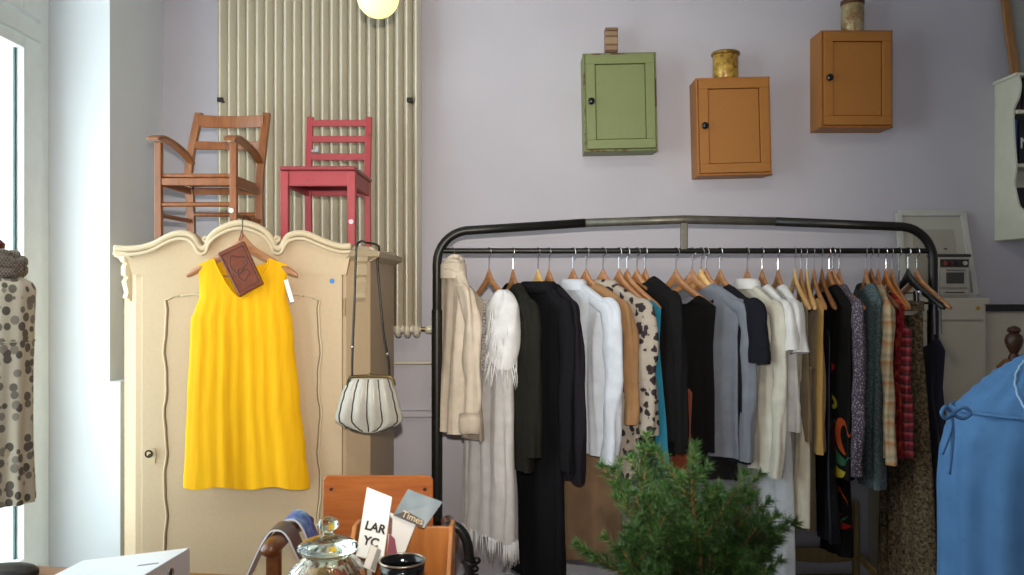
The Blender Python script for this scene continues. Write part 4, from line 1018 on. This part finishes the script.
# ------------------------------------------------------------------ table and what stands on it
TT = .765
tw = wood('table_wood', '#7c5230', '#96683e', .4, axis=0)
e0 = Vector((-1.75, 2.455)); e1 = Vector((1.25, 2.075)); dn = Vector((-(e1-e0).y, (e1-e0).x)).normalized()*-1
tb = thing('table', 'brown wooden table along the bottom of the picture', 'table', (-.25, 1.85, 0))
nb = dn*.80
part('table_top', MB().prism([tuple(e0), tuple(e1), tuple(e1+nb), tuple(e0+nb)], (0, 0, TT-.035), (1, 0, 0), (0, 1, 0), (0, 0, .035)), tw, tb, False, .006)
for f in (.04, .96):
    for g_ in (.08, .92):
        q = e0+(e1-e0)*f+nb*g_; part('leg', MB().bar((q.x, q.y, 0), (q.x, q.y, TT-.035), .04, .04, w1=.06, d1=.06), tw, tb, False, .004)
# binder
bnd = plain('white_binder_board', '#dfe2ea', .35, var=.02)
A = P(190, 549, 2.31); A.z = TT+.078; sv = Vector((-.04, -.30, 0)); lv = Vector((-.306, .030, 0))
bi = thing('ring_binder', 'white lever arch binder lying on the table at the left', 'binder', (A.x, A.y, TT))
c_ = [Vector((A.x, A.y, 0)), Vector((A.x, A.y, 0))+sv, Vector((A.x, A.y, 0))+sv+lv, Vector((A.x, A.y, 0))+lv]
hs = [.078, .078, .034, .034]
topv = [Vector((p.x, p.y, TT+h)) for p, h in zip(c_, hs)]; dn3 = Vector((0, 0, -.004))
slab = lambda q, d: MB().add(q+[p+d for p in q], [(0, 1, 2, 3), (7, 6, 5, 4), (0, 4, 5, 1), (1, 5, 6, 2), (2, 6, 7, 3), (3, 7, 4, 0)])
part('cover', slab(topv, dn3).add(*[[], []]), bnd, bi, False, .0015)
part('back_cover', slab([Vector((p.x, p.y, TT+.0045)) for p in c_], dn3), bnd, bi, False, .0015)
sp_ = [Vector((c_[0].x, c_[0].y, TT+.078)), Vector((c_[1].x, c_[1].y, TT+.078)), Vector((c_[1].x, c_[1].y, TT)), Vector((c_[0].x, c_[0].y, TT))]
part('spine', slab(sp_, Vector((-.004, 0, 0))), bnd, bi, False, .0015)
inn = [p+(sum(c_, Vector())/4-p)*.06 for p in c_]
part('paper_stack', MB().add([Vector((p.x, p.y, TT+h*.9-.002)) for p, h in zip(inn, hs)]+[Vector((p.x, p.y, TT+.006)) for p in inn], [(0, 1, 2, 3), (7, 6, 5, 4), (0, 4, 5, 1), (1, 5, 6, 2), (2, 6, 7, 3), (3, 7, 4, 0)]), plain('paper_edges', '#e2e0da', .8, var=.03), bi, False)
rc_ = c_[0]+sv*.34; sn = sv.normalized(); nrm = Vector((-sn.y, sn.x, 0)); nrm = nrm if nrm.x > 0 else -nrm
ringp = [Vector((rc_.x, rc_.y, TT+.042))+sn*(.0125*math.cos(a))+Vector((0, 0, .0125*math.sin(a)))+nrm*.002 for a in [k*PI/10 for k in range(21)]]
part('finger_ring', MB().tube(ringp, .0028, 8, up=tuple(nrm)), chrome, bi)
part('finger_hole', MB().tube([Vector((rc_.x, rc_.y, TT+.042))+nrm*.0005, Vector((rc_.x, rc_.y, TT+.042))+nrm*.0015], .011, 16), plain('hole_dark', '#4a463e', .8), bi)
lb = topv[0]+sv*.30+lv*.10
ln = MB(); lu = lv.normalized(); slp = Vector((lv.x, lv.y, -.044)).normalized()
part('printed_line', slab([topv[0]+sv*f+Vector((lv.x, lv.y, -.044))*g_+Vector((0, 0, .0006)) for f, g_ in ((.40, .06), (.43, .06), (.43, .24), (.40, .24))], Vector((0, 0, -.0005))), plain('print_grey', '#6a6a72', .7), bi, False)
# black pouch at the left end of the table
pq = P(12, 570, 2.33)
rings = []
for f, z in ((.75, 0), (1, .006), (1, .020), (.85, .030), (.4, .034)):
    rings.append([Vector((pq.x+.085*f*math.cos(q)*(1+.06*math.sin(3*q)), pq.y-.03+.045*f*math.sin(q), TT+z)) for q in [2*PI*k/26 for k in range(26)]])
solo('glasses_pouch', MB().loft(rings, True, True), plain('black_pouch_leather', '#1c1816', .5, bump=.1), 'small black pouch lying on the left end of the table', 'pouch')

# glass jar
JY = 1.90; jc = P(328, 0, JY); J0 = Vector((jc.x, JY, TT))
gls = glass('jar_glass', '#eef6f0')
jr = thing('glass_jar', 'ribbed glass storage jar with a knobbed glass lid on the table', 'jar', J0)
prof = [(.070, .004), (.080, .0), (.088, .02), (.092, .07), (.091, .12), (.082, .158), (.062, .178), (.052, .186), (.052, .192), (.056, .196)]
inner = [(.052, .196), (.048, .192), (.048, .184), (.058, .176), (.077, .156), (.086, .12), (.087, .07), (.083, .024), (.074, .010), (.001, .008)]
rg = []
for (r, z), rb in [(q, 1) for q in prof]+[(q, 0) for q in inner]:
    m_ = .022 if rb and .015 < z < .172 else 0
    rg.append([J0+Vector((r*(1+m_*math.cos(28*a))*math.cos(a), r*(1+m_*math.cos(28*a))*math.sin(a), z)) for a in [2*PI*k/168 for k in range(168)]])
part('jar_body', MB().loft(rg, True), gls, jr, 'all')
lid = [(a, b-.011) for a, b in [(.001, .196), (.044, .197), (.046, .2075), (.064, .209), (.068, .214), (.066, .220), (.052, .230), (.030, .238), (.014, .242), (.010, .250), (.016, .256), (.024, .263), (.0245, .270), (.018, .278), (.008, .283), (.001, .284)]]
part('lid', MB().lathe(lid, J0, 48, cap0=True, cap1=True), glass('lid_glass', '#dff0e4'), jr, 'all')
rnd = random.Random(4); cm = [plain('candy_'+h[1:], h, .4) for h in ('#e8dccb', '#d9a06a', '#c7542e', '#efe8dc', '#b98a52')]
cproto = {}
for k in range(54):
    lay = k//11; a = k*2.4; r = .060*math.sqrt(((k % 11)+.4)/11)*(1 if lay < 4 else .85)
    p = J0+Vector((r*math.cos(a), r*math.sin(a), .024+.030*lay+rnd.uniform(-.003, .003))); ci = k % 5
    if ci not in cproto:
        b = MB().ball((0, 0, 0), .015, 14, 8, (1.25, .8, .8)).tube([(.016, 0, 0), (.026, 0, 0)], [.003, .010], 8, squash=.4).tube([(-.016, 0, 0), (-.026, 0, 0)], [.003, .010], 8, squash=.4)
        o = link('wrapped_candy', b.v, b.f, cm[ci], True); cproto[ci] = o
    else: o = cproto[ci].copy(); col.objects.link(o)
    o.location = p; o.rotation_euler = (rnd.uniform(-.6, .6), rnd.uniform(-.6, .6), a)
    tag(o, 'small wrapped candy inside the ribbed glass jar', 'candy', 'candies in the glass jar')

# wooden leaflet box with cards
ply = wood('orange_plywood', '#a8642c', '#bf7c3e', .4, axis=2, coat=.15)
OX0, OX1 = P(357, 0, 2.14).x, P(453, 0, 2.02).x; OY0, OY1 = 1.90, 2.13
lbx = thing('leaflet_box', 'orange wooden leaflet box with sloping sides on the table', 'box', ((OX0+OX1)/2, 2.0, TT))
hb_ = zat(521, 2.1)-TT
for x in (OX0+.004, OX1-.012):
    part('side_panel', MB().prism([(OY0-2, 0), (OY1-2, 0), (OY1-2, hb_-.004), (OY1-.07-2, hb_), (OY0-2, .05)], (x, 2, TT), (0, 1, 0), (0, 0, 1), (.010, 0, 0)), ply, lbx, False, .002)
part('back_panel', MB().span((OX0+.014, OY1-.012, TT), (OX1-.012, OY1, TT+hb_-.02)), ply, lbx, False, .002)
part('base_panel', MB().span((OX0+.014, OY0, TT), (OX1-.012, OY1-.012, TT+.010)), ply, lbx, False, .002)
part('front_lip', MB().span((OX0+.014, OY0, TT+.010), (OX1-.012, OY0+.010, TT+.055)), ply, lbx, False, .002)
ink = plain('black_ink', '#121212', .7)
def card(name, label, cat, quad, Y0, Y1, thick, mat, bevel=.001, group=None):
    """quad: photo corners bottom-left, bottom-right, top-right, top-left; bottom at Y0, top at Y1"""
    q = [P(*quad[0], Y0), P(*quad[1], Y0), P(*quad[2], Y1), P(*quad[3], Y1)]
    nrm = (q[1]-q[0]).cross(q[3]-q[0]).normalized()
    if nrm.y > 0: nrm = -nrm
    o = solo(name, slab(q, -nrm*thick), mat, label, cat, group, False, bevel)
    return o, q, nrm
def frame_on(q, nrm, u, v, rot=0):
    ex = (q[1]-q[0]).normalized(); ey = nrm.cross(ex)
    M = Matrix((ex, ey, nrm)).transposed().to_4x4(); M.translation = q[0]+(q[1]-q[0])*u+(q[3]-q[0])*v+nrm*.0008
    return M
o, q, nr = card('white_booklet', 'tall white booklet with large black lettering, leaning in the wooden box', 'booklet', [(356, 556), (383, 563), (392, 497), (367, 487)], 1.99, 2.05, .022, plain('white_card', '#ecebe8', .5, var=.01))
text('lettering', 'LAR', .028, frame_on(q, nr, .14, .40), ink, o)
text('lettering', 'YC', .028, frame_on(q, nr, .16, .19), ink, o)
# grey card with a faint picture
gt = NT('blue_grey_card'); v = gt.coord(); nz = gt.noise(v, 9, 2); gt.base(gt.ramp(nz, [(.35, '#3f4f58'), (.5, '#6e7f88'), (.68, '#8d98a0')])); gt.set(Roughness=.3)
o, q, nr = card('postcard', 'blue grey postcard sticking up at the right of the wooden box', 'postcard', [(393, 515), (424, 528), (443, 502), (408, 489)], 2.06, 2.09, .003, gt.m, .0006)
text('lettering', 'Times', .023, frame_on(q, nr, .22, .06), plain('cream_ink', '#e0c8a0', .6), o)
part('printed_picture', slab([q[0]+(q[1]-q[0])*a+(q[3]-q[0])*c+nr*.0006 for a, c in ((0, -.0), (.95, .0), (.9, .22), (.3, .3))], nr*.0002), plain('dark_landscape', '#2e2a28', .5), o, False)
wt_ = NT('white_magenta_leaflet'); wt_.base('#dcdad8'); wt_.set(Roughness=.4)
o, q, nr = card('leaflet', 'white leaflet with a magenta figure between booklet and postcard', 'leaflet', [(387, 556), (402, 560), (416, 524), (390, 512)], 2.02, 2.07, .003, wt_.m, .0006)
part('printed_figure', slab([q[0]+(q[1]-q[0])*a+(q[3]-q[0])*c+nr*.0006 for a, c in ((.0, .0), (.75, -.02), (.45, .42), (.05, .52))], nr*.0002), plain('magenta_print', '#7c2440', .5, var=.2), o, False)
part('printed_hair', slab([q[0]+(q[1]-q[0])*a+(q[3]-q[0])*c+nr*.0006 for a, c in ((.0, .5), (.22, .5), (.2, .86), (.0, .92))], nr*.0002), plain('brown_print', '#5a3a34', .5, var=.2), o, False)
# striped price card, crumpled paper, black glass in front of the box
o, q, nr = card('striped_card', 'small grey striped card leaning in front of the white booklet', 'card', [(363, 567), (375, 573), (381, 549), (371, 544)], 1.84, 1.86, .004, plain('pale_plastic', '#a09888', .3, var=.05), .001)
part('dark_stripe', slab([q[0]+(q[1]-q[0])*a+(q[3]-q[0])*c+nr*.0006 for a, c in ((.55, .05), (.92, .05), (.92, .95), (.55, .95))], nr*.0002), plain('grey_stripe', '#5c554e', .4), o, False)
part('card_stand', MB().bar((q[0]+q[1])/2*1+Vector((0, .006, 0)), Vector(((q[0].x+q[1].x)/2, 1.86, TT)), .010, .006), plain('clear_stand', '#b8b4aa', .2), o, False)
CY_ = 1.78; cc = P(402.5, 0, CY_); rz_ = zat(560.5, CY_)-TT; C0 = Vector((cc.x, CY_, TT))
dg = thing('black_glass', 'black drinking glass with a shiny rim in front of the wooden box', 'glass', C0)
R_ = 22.5/F*CY_
pr0 = [(.030, 0), (.033, .004), (R_*.86, rz_*.55), (R_*.97, rz_*.9), (R_, rz_-.002)]; pri = [(R_-.003, rz_-.003), (R_*.94, rz_*.88), (R_*.8, rz_*.5), (.028, .012), (.001, .010)]
part('tumbler', MB().lathe(pr0+pri, C0, 40, cap0=True, cap1=True), plain('black_glass', '#0c0c0e', .12), dg, 'all')
part('rim', MB().tube([C0+Vector((R_*math.cos(a), R_*math.sin(a), rz_)) for a in [k*PI/20 for k in range(41)]], .0022, 8), plain('silver_rim', '#a89a8a', .25, .9), dg, 'all')
pq = P(388, 552, 1.84); rd = random.Random(8); rings = []
for i in range(7):
    a = PI*i/6; rings.append([Vector((pq.x+.026*math.sin(a)*math.cos(q)*(1+rd.uniform(-.2, .2)), 1.865+.018*math.sin(a)*math.sin(q), TT+.10*(1-math.cos(a))+.0)) for q in [2*PI*k/12 for k in range(12)]])
solo('crumpled_paper', MB().loft(rings, True, True), plain('cream_tissue', '#d6cdbb', .8, var=.08), 'crumpled cream paper between the striped card and the black glass', 'paper', smooth=True)

# ------------------------------------------------------------------ old office armchair behind the table
dkb = wood('chair_brown_wood', '#5a3018', '#74421f', .3, axis=1, coat=.3)
CYB = 3.10; bx0, bx1 = P(323, 0, CYB).x, P(433, 0, CYB).x; bt_, bb_ = zat(475.5, CYB), .52
oc = thing('plywood_armchair', 'old wooden armchair with an orange plywood back behind the table', 'chair', ((bx0+bx1)/2, 2.95, 0))
def rrect(x0, x1, z0, z1, r):
    pts = []
    for cx, cz, a in ((x1-r, z1-r, 0), (x0+r, z1-r, 90), (x0+r, z0+r, 180), (x1-r, z0+r, 270)):
        pts += [(cx+r*math.cos(R(a+k*15)), cz+r*math.sin(R(a+k*15))) for k in range(7)]
    return pts
part('backrest', MB().prism(rrect(bx0, bx1, bb_, bt_, .022), (0, CYB, 0), (1, 0, 0), (0, 0, 1), (0, .012, 0)), wood('glossy_orange_plywood', '#9c5222', '#b2662e', .25, axis=0, coat=.5), oc, False, .003)
for x in (bx0+.03, bx1-.03):
    for z in (bt_-.05, bb_+.1):
        part('bolt', MB().tube([(x, CYB, z), (x, CYB-.004, z)], .006, 10), plain('dark_bolt', '#3a2414', .5, .4), oc)
AX = (-.775, -.205)
for x in AX:
    s = -1 if x < -.5 else 1
    part('armrest', MB().tube([(x, 2.70, .705), (x, 2.712, .709), (x, 2.76, .712), (x, 2.95, .708), (x-s*.03, 3.10, .700)], [.012, .023, .026, .024, .02], 14, squash=1.25), dkb, oc, 'all')
    part('arm_post', MB().bar((x, 2.77, .44), (x, 2.765, .70), .045, .035), dkb, oc, False, .006)
    part('leg', MB().bar((x, 2.77, 0), (x, 2.77, .46), .034, .034, w1=.045, d1=.04), dkb, oc, False, .004)
    xb_ = x-s*.13
    part('back_post', MB().bar((xb_, 3.16, 0), (xb_, 3.128, .62), .034, .03), dkb, oc, False, .004)
    part('side_rail', MB().bar((x, 2.77, .42), (x-s*.03, 3.14, .42), .05, .022, (0, 0, 1)), dkb, oc, False, .003)
part('back_rail', MB().bar((AX[0]+.03, 3.135, .60), (AX[1]-.03, 3.135, .60), .06, .022, (0, 0, 1)), dkb, oc, False, .004)
part('seat', MB().box((-.49, 2.94, .45), (.53, .42, .02)), ply, oc, False, .008)
# magazines draped over the left arm
def tent(name, label, x, y0, y1, lw_, rw_, mat, edge):
    t = thing(name, label, 'magazine', (x, (y0+y1)/2, .72))
    def prof(o):
        z = .744+o; return [(x-lw_[0]-o, lw_[1]), (x-.060-o, .680), (x-.036-o, .722+o*.5), (x-.018, z), (x+.014, z), (x+.034+o, .722+o*.5), (x+.055+o, .680), (x+rw_[0]+o, rw_[1])]
    a, b = prof(.0), prof(.006)
    ra = spline([Vector((p, 0, q)) for p, q in a], 3); rb = spline([Vector((p, 0, q)) for p, q in b], 3)
    sec = ra+rb[::-1]
    part('pages', MB().loft([[v+Vector((0, y, 0)) for v in sec] for y in (y0, y1)], True, True), edge, t, 'x')
    rc2 = spline([Vector((p, 0, q)) for p, q in prof(.0072)], 3); sec = rb+rc2[::-1]
    part('cover', MB().loft([[v+Vector((0, y, 0)) for v in sec] for y in (y0+.001, y1)], True, True), mat, t, 'x')
pge = plain('white_page_edges', '#cfd0d6', .7, var=.03)
tent('magazine', 'dark grey magazine draped over the front of the wooden chair arm', AX[0], 2.80, 2.90, (.105, .58), (.085, .62), plain('dark_grey_cover', '#4a4b50', .35, var=.15), pge)
bl = NT('blue_photo_cover'); v = bl.coord(); nz = bl.noise(v, 22, 4); bl.base(bl.ramp(nz, [(.32, '#173f94'), (.48, '#2f6ac4'), (.60, '#5f98d0'), (.72, '#c4d8da')])); bl.set(Roughness=.3)
tent('magazine', 'blue magazine draped over the chair arm behind the grey one', AX[0]+.012, 2.93, 3.05, (.085, .62), (.085, .62), bl.m, pge)
# umbrella hooked over the right arm
ux = AX[1]; U = 2.74
crook = [(ux-.030, U, .700), (ux-.026, U, .745), (ux-.004, U, .778), (ux+.030, U, .775), (ux+.055, U, .742), (ux+.066, U, .69), (ux+.070, U, .60), (ux+.074, U, .45), (ux+.078, U, .12)]
um = thing('umbrella', 'black umbrella with a thick crook handle hooked over the chair arm', 'umbrella', (ux+.078, U, .06))
ubk = plain('black_handle', '#100e0e', .35)
part('crook_handle', MB().tube(spline([Vector(p) for p in crook[:7]], 5), .0165, 12, up=(0, 1, 0)), ubk, um, 'all')
part('canopy', MB().lathe([(.020, .54), (.030, .60), (.034, .55), (.028, .25), (.012, .05)], (ux+.072, U, .02), 16, ribs=8, amp=.1, cap0=True, cap1=True), fabric('black_umbrella_cloth', '#111012', .7), um)
part('strap', MB().tube([(ux+.068+.022*math.cos(a), U+.022*math.sin(a), .665+.006*math.sin(2*a)) for a in [k*PI/8 for k in range(17)]], .006, 8).ball((ux+.093, U, .67), .012).ball((ux+.088, U-.006, .645), .011), ubk, um)

# ------------------------------------------------------------------ potted conifer
PY = 1.80; pc0 = P(692, 0, PY); B0 = Vector((pc0.x, PY, TT))
pt = thing('potted_conifer', 'bushy green needle leaved plant in a pot on the table', 'plant', B0)
part('pot', MB().lathe([(.06, 0), (.085, .115), (.092, .115), (.092, .135), (.082, .135), (.080, .115), (.001, .112)], B0, 32, cap0=True, cap1=True), plain('terracotta', '#8a4a2c', .8), pt)
rnd = random.Random(11)
stems = MB(); nee = [MB(), MB(), MB()]
def needles(p0, p1, dens, ln):
    d = (p1-p0); L = d.length; d.normalize(); a = d.orthogonal().normalized(); b = d.cross(a)
    for k in range(int(L*dens*1.7)):
        t = rnd.random(); q = rnd.uniform(0, 2*PI); o_ = (a*math.cos(q)+b*math.sin(q)); dr = (o_*.8+d*rnd.uniform(.5, 1.1)).normalized()
        l = ln*rnd.uniform(.7, 1.15); p = p0+(p1-p0)*t; e = p+dr*l+Vector((0, 0, -.002)); sd = dr.cross(Vector((rnd.uniform(-1, 1), rnd.uniform(-1, 1), rnd.uniform(-1, 1)))).normalized(); wd_ = .0009
        s2 = dr.cross(sd)
        nee[rnd.choice((0, 0, 1, 1, 2))].add([p+sd*wd_, p-sd*wd_*.5+s2*wd_, p-sd*wd_*.5-s2*wd_, e], [(0, 1, 3), (1, 2, 3), (2, 0, 3)])
def twig(p, d, L, r, lev):
    n = max(3, int(L/.03)); pts = [p]; dirs = d.normalized()
    for k in range(n):
        dirs = (dirs+Vector((rnd.uniform(-.14, .14), rnd.uniform(-.14, .14), rnd.uniform(-.02, .16)))).normalized(); pts.append(pts[-1]+dirs*(L/n))
    stems.tube(pts, [r*(1-.75*k/n) for k in range(n+1)], 6)
    for k in range(n):
        if lev > 0 or k > n*.3: needles(pts[k], pts[k+1], 900 if lev else 750, .026)
    needles(pts[-1]-(pts[-1]-pts[-2])*.3, pts[-1]+(pts[-1]-pts[-2])*.05, 2200, .022)
    if lev < 2:
        m = 5 if lev == 0 else 3
        for k in range(m):
            i = int((.25+.65*k/m)*n); q = rnd.uniform(0, 2*PI); dd = (pts[min(i+1, n)]-pts[i]).normalized(); s = Vector((math.cos(q), math.sin(q), .25))
            twig(pts[i], dd*.75+s*.8, L*rnd.uniform(.32, .5), r*.5, lev+1)
base = B0+Vector((0, 0, .11))
tips = [(622, 447), (728, 440), (692, 468), (655, 492), (748, 490), (770, 503), (606, 520), (640, 510), (600, 548), (716, 486), (782, 520), (672, 485), (705, 505), (790, 560), (735, 520), (660, 530), (620, 535), (760, 540), (690, 530), (640, 555), (730, 555), (595, 566), (612, 490), (665, 455), (680, 500), (720, 470), (650, 470), (760, 510), (775, 535), (740, 550), (700, 550), (670, 560), (628, 560), (712, 540), (610, 560), (765, 565), (648, 525), (686, 485)]
for i, (x, y) in enumerate(tips):
    Yt = PY+rnd.uniform(-.13, .13); tip = P(x, y+6, Yt); d = tip-base; L = d.length
    twig(base+Vector((rnd.uniform(-.02, .02), rnd.uniform(-.02, .02), 0)), d+Vector((d.x*.35, d.y*.35, -.06*L)), L*.98, .0045, 0)
part('stems', stems, plain('reddish_stem', '#8a5a34', .7), pt, 'all')
for m_, c in zip(nee, ('#24441e', '#355a26', '#587a38')):
    o = part('needles', m_, plain('needle_'+c[1:], c, .5, var=.2), pt, False); o['kind'] = 'stuff'

# ------------------------------------------------------------------ blue dress on a dress form (right edge)
blue = NT('blue_cotton'); v = blue.coord(); nz = blue.noise(v, 14, 3)
k = blue.n('ShaderNodeTexVoronoi', Scale=22, Randomness=.9); blue.l(v, k.inputs['Vector'])
dots = blue.ramp(k.outputs['Distance'], [(.13, '#ffffff'), (.2, '#000000')])
blue.base(blue.mix(blue.mix(.75, dots, '#000000'), blue.ramp(nz, [(.3, '#3c6a9c'), (.7, '#4474a8')]), '#335a8e')); blue.set(Roughness=.8); blue.bump(blue.noise(v, 300, 2), .15, .003)
def fit(cx, cy, target, ry, side):
    lo, hi = .01, .9
    for _ in range(40):
        r = (lo+hi)/2; px = [512+F*(cx+r*math.cos(a))/(cy+r*ry*math.sin(a)) for a in [k*PI/90 for k in range(180)]]
        e = (min(px) > target) if side < 0 else (max(px) < target)
        if e: lo = r
        else: hi = r
    return r
DYY = 2.25; dX = P(1052, 0, DYY).x
def ringpts(cx, cy, z, rx, ry, n=64, ple=0, nple=16, ph=0):
    return [Vector((cx+(rx+ple*math.sin(nple*a+ph))*math.cos(a), cy+(ry+ple*math.sin(nple*a+ph))*math.sin(a), z)) for a in [2*PI*k/n for k in range(n)]]
bd = thing('empire_dress', 'blue cotton dress with a tied drawstring on a dress form at the right edge', 'dress', (dX, DYY, .3))
def pxw(x): return fit(dX, DYY, x+2, .84, -1)
def zz(y): return CAMZ-(y-287.5)/F*(DYY-.03)
sk = [(412, pxw(951)), (425, pxw(947)), (440, pxw(943)), (460, pxw(939)), (490, pxw(937.5)), (530, pxw(938)), (575, pxw(938.5)), (700, pxw(934))]
rings = []
for i in range(46):
    y = 411+(690-411)*i/45; r = interp(sk, y); f = min(1, i/14)
    rings.append(ringpts(dX, DYY, zz(y), r, r*.86, 120, .003+.007*f, 15, .6*math.sin(i*.09)))
part('skirt', MB().loft(rings), blue.m, bd, 'all')
bo = [(362, pxw(1012), .06), (367, pxw(1003), .03), (375, pxw(991), .0), (384, pxw(980), 0), (394, pxw(969), 0), (403, pxw(960), 0), (411, pxw(952), 0)]
rings = []
for i in range(22):
    y = 352+(411.5-352)*i/21; r = interp([(352, pxw(1030))]+[(a, b) for a, b, c in bo], y)
    rings.append(ringpts(dX, DYY, zz(y), r, r*.82, 120, .0035, 22, 0))
part('bodice', MB().loft(rings), blue.m, bd, 'all')
bandz = zz(411.5); rb_ = pxw(950.5)
part('drawstring', MB().tube(ringpts(dX, DYY, bandz, rb_+.003, rb_*.86+.004, 48)+[ringpts(dX, DYY, bandz, rb_+.003, rb_*.86+.004, 48)[0]], .0055, 8), blue.m, bd, 'all')
bw = MB()
kn = Vector((dX-rb_*.86, DYY-rb_*.5, bandz))
kn = P(952, 414, DYY-.12); 
for dx_, dz_ in ((-.032, .012), (.040, .010)):
    bw.tube(spline([kn, kn+Vector((dx_*.6, -.008, dz_+.008)), kn+Vector((dx_, -.012, dz_*.4)), kn+Vector((dx_*.6, -.008, -.010)), kn], 5), .0048, 8)
for dx_, dz_ in ((-.010, -.15), (-.028, -.10)):
    bw.tube(spline([kn, kn+Vector((dx_*.3, -.010, dz_*.4)), kn+Vector((dx_, -.006, dz_))], 5), .0042, 8)
bw.ball(kn, .010)
part('bow', bw, blue.m, bd, 'all')
pip = MB()
for i0 in (8,):
    pts = []
    for i in range(3, 22):
        a = R(215+2.0*(i-12)); y = 352+(411.5-352)*i/21; r = interp([(352, pxw(1030))]+[(q, b) for q, b, c in bo], y)
        pts.append(Vector((dX+(r+.004)*math.cos(a), DYY+(r*.82+.004)*math.sin(a), zz(y))))
    pip.tube(pts, .003, 6)
part('neck_trim', pip, fabric('pale_blue_trim', '#8fb4d8', .8), bd, 'all')
formm = fabric('linen_form', '#b8ab92', .9)
def dress_form(label, x, y, ztop, rx, ry, zbot=.62):
    t = thing('dress_form', label, 'dress form', (x, y, 0))
    H = ztop
    rr = [(zbot, .80), (zbot+.12, .98), (zbot+.26, .72), (H-.22, .95), (H-.10, .88), (H-.05, .55), (H-.02, .33), (H+.06, .30)]
    part('torso', MB().loft([ringpts(x, y, z, rx*s, ry*s, 32) for z, s in rr], True, True), formm, t, 'all')
    part('neck_cap', MB().lathe([(.30*rx, H+.06), (.32*rx, H+.075), (.1*rx, H+.10), (.02, H+.12), (.012, H+.14)], (x, y, 0), 20, cap0=True, cap1=True), wood('red_brown_cap_'+label[:6], '#5a1c18', '#6e2a20', .4), t)
    part('pole', MB().tube([(x, y, .03), (x, y, zbot+.02)], .016, 12), dkb, t)
    for k in range(3):
        a = k*2*PI/3+.4; part('leg', MB().tube([(x, y, .12), (x+.14*math.cos(a), y+.14*math.sin(a), .06), (x+.24*math.cos(a), y+.24*math.sin(a), .012)], .012, 8), dkb, t)
dress_form('linen dress form inside the blue dress', dX, DYY, zz(352)-.01, .13, .10)

# ------------------------------------------------------------------ spotted dress on a dress form (left edge)
LY = 2.62; lX = P(-8, 0, LY).x
spt = NT('grey_dotted_cotton'); v = spt.coord((1, 1, .85))
k = spt.n('ShaderNodeTexVoronoi', Scale=36, Randomness=.75); spt.l(v, k.inputs['Vector'])
rv = spt.n('ShaderNodeSeparateColor'); spt.l(k.outputs['Color'], rv.inputs[0])
sel = spt.ramp(rv.outputs[0], [(.0, '#5a544c'), (.5, '#6d665c'), (.8, '#8a8378')])
msk = spt.ramp(k.outputs['Distance'], [(.40, '#ffffff'), (.46, '#000000')])
spt.base(spt.mix(msk, '#c4bba8', sel)); spt.set(Roughness=.85)
def lz_(y): return CAMZ-(y-287.5)/F*LY
def lw2(x): return fit(lX, LY, x, .72, 1)
sdr = thing('spotted_dress', 'short beige dress with grey dots on a dress form by the window', 'dress', (lX, LY, lz_(503)))
tab = [(268, lw2(12)), (276, lw2(22)), (284, lw2(34)), (290, lw2(37)), (300, lw2(36)), (330, lw2(35)), (380, lw2(33.5)), (440, lw2(33)), (503, lw2(35))]
rings = []
for i in range(50):
    y = 268+(502-268)*i/49; r = interp(tab, y); f = max(0, (i-12)/38)
    rings.append(ringpts(lX, LY, lz_(y), r, r*.72, 120, .002+.005*f, 11, f))
part('bodice', MB().loft(rings), spt.m, sdr, 'all')
gath = MB()
for y in (341,):
    r = interp(tab, y)+.002; pr2 = ringpts(lX, LY, lz_(y), r, r*.74, 48); gath.tube(pr2+[pr2[0]], .002, 6)
part('waist_seam', gath, spt.m, sdr, 'all')
chk = NT('checked_scarf'); v = chk.coord()
ck = chk.n('ShaderNodeTexChecker', Scale=150); chk.l(v, ck.inputs['Vector']); ck.inputs['Color1'].default_value = lin('#8a8074'); ck.inputs['Color2'].default_value = lin('#544c48')
chk.base(ck.outputs['Color']); chk.set(Roughness=.9)
sf = MB()
for y, r, h in ((271, 27, .020), (263, 27, .020), (256, 20, .016)):
    rr_ = lw2(r)-h; pts = [p+Vector((0, 0, .006*math.sin(4*i*.13+y))) for i, p in enumerate(ringpts(lX, LY, lz_(y), rr_, rr_*.8, 48))]
    sf.tube(pts+[pts[0]], h, 10, squash=1.1, caps=False)
solo('checked_scarf', sf, chk.m, 'small checked scarf wrapped round the neck of the spotted dress', 'scarf', smooth='all')
dress_form('linen dress form under the spotted dress', lX, LY, lz_(268)-.0, .115, .085, .93)
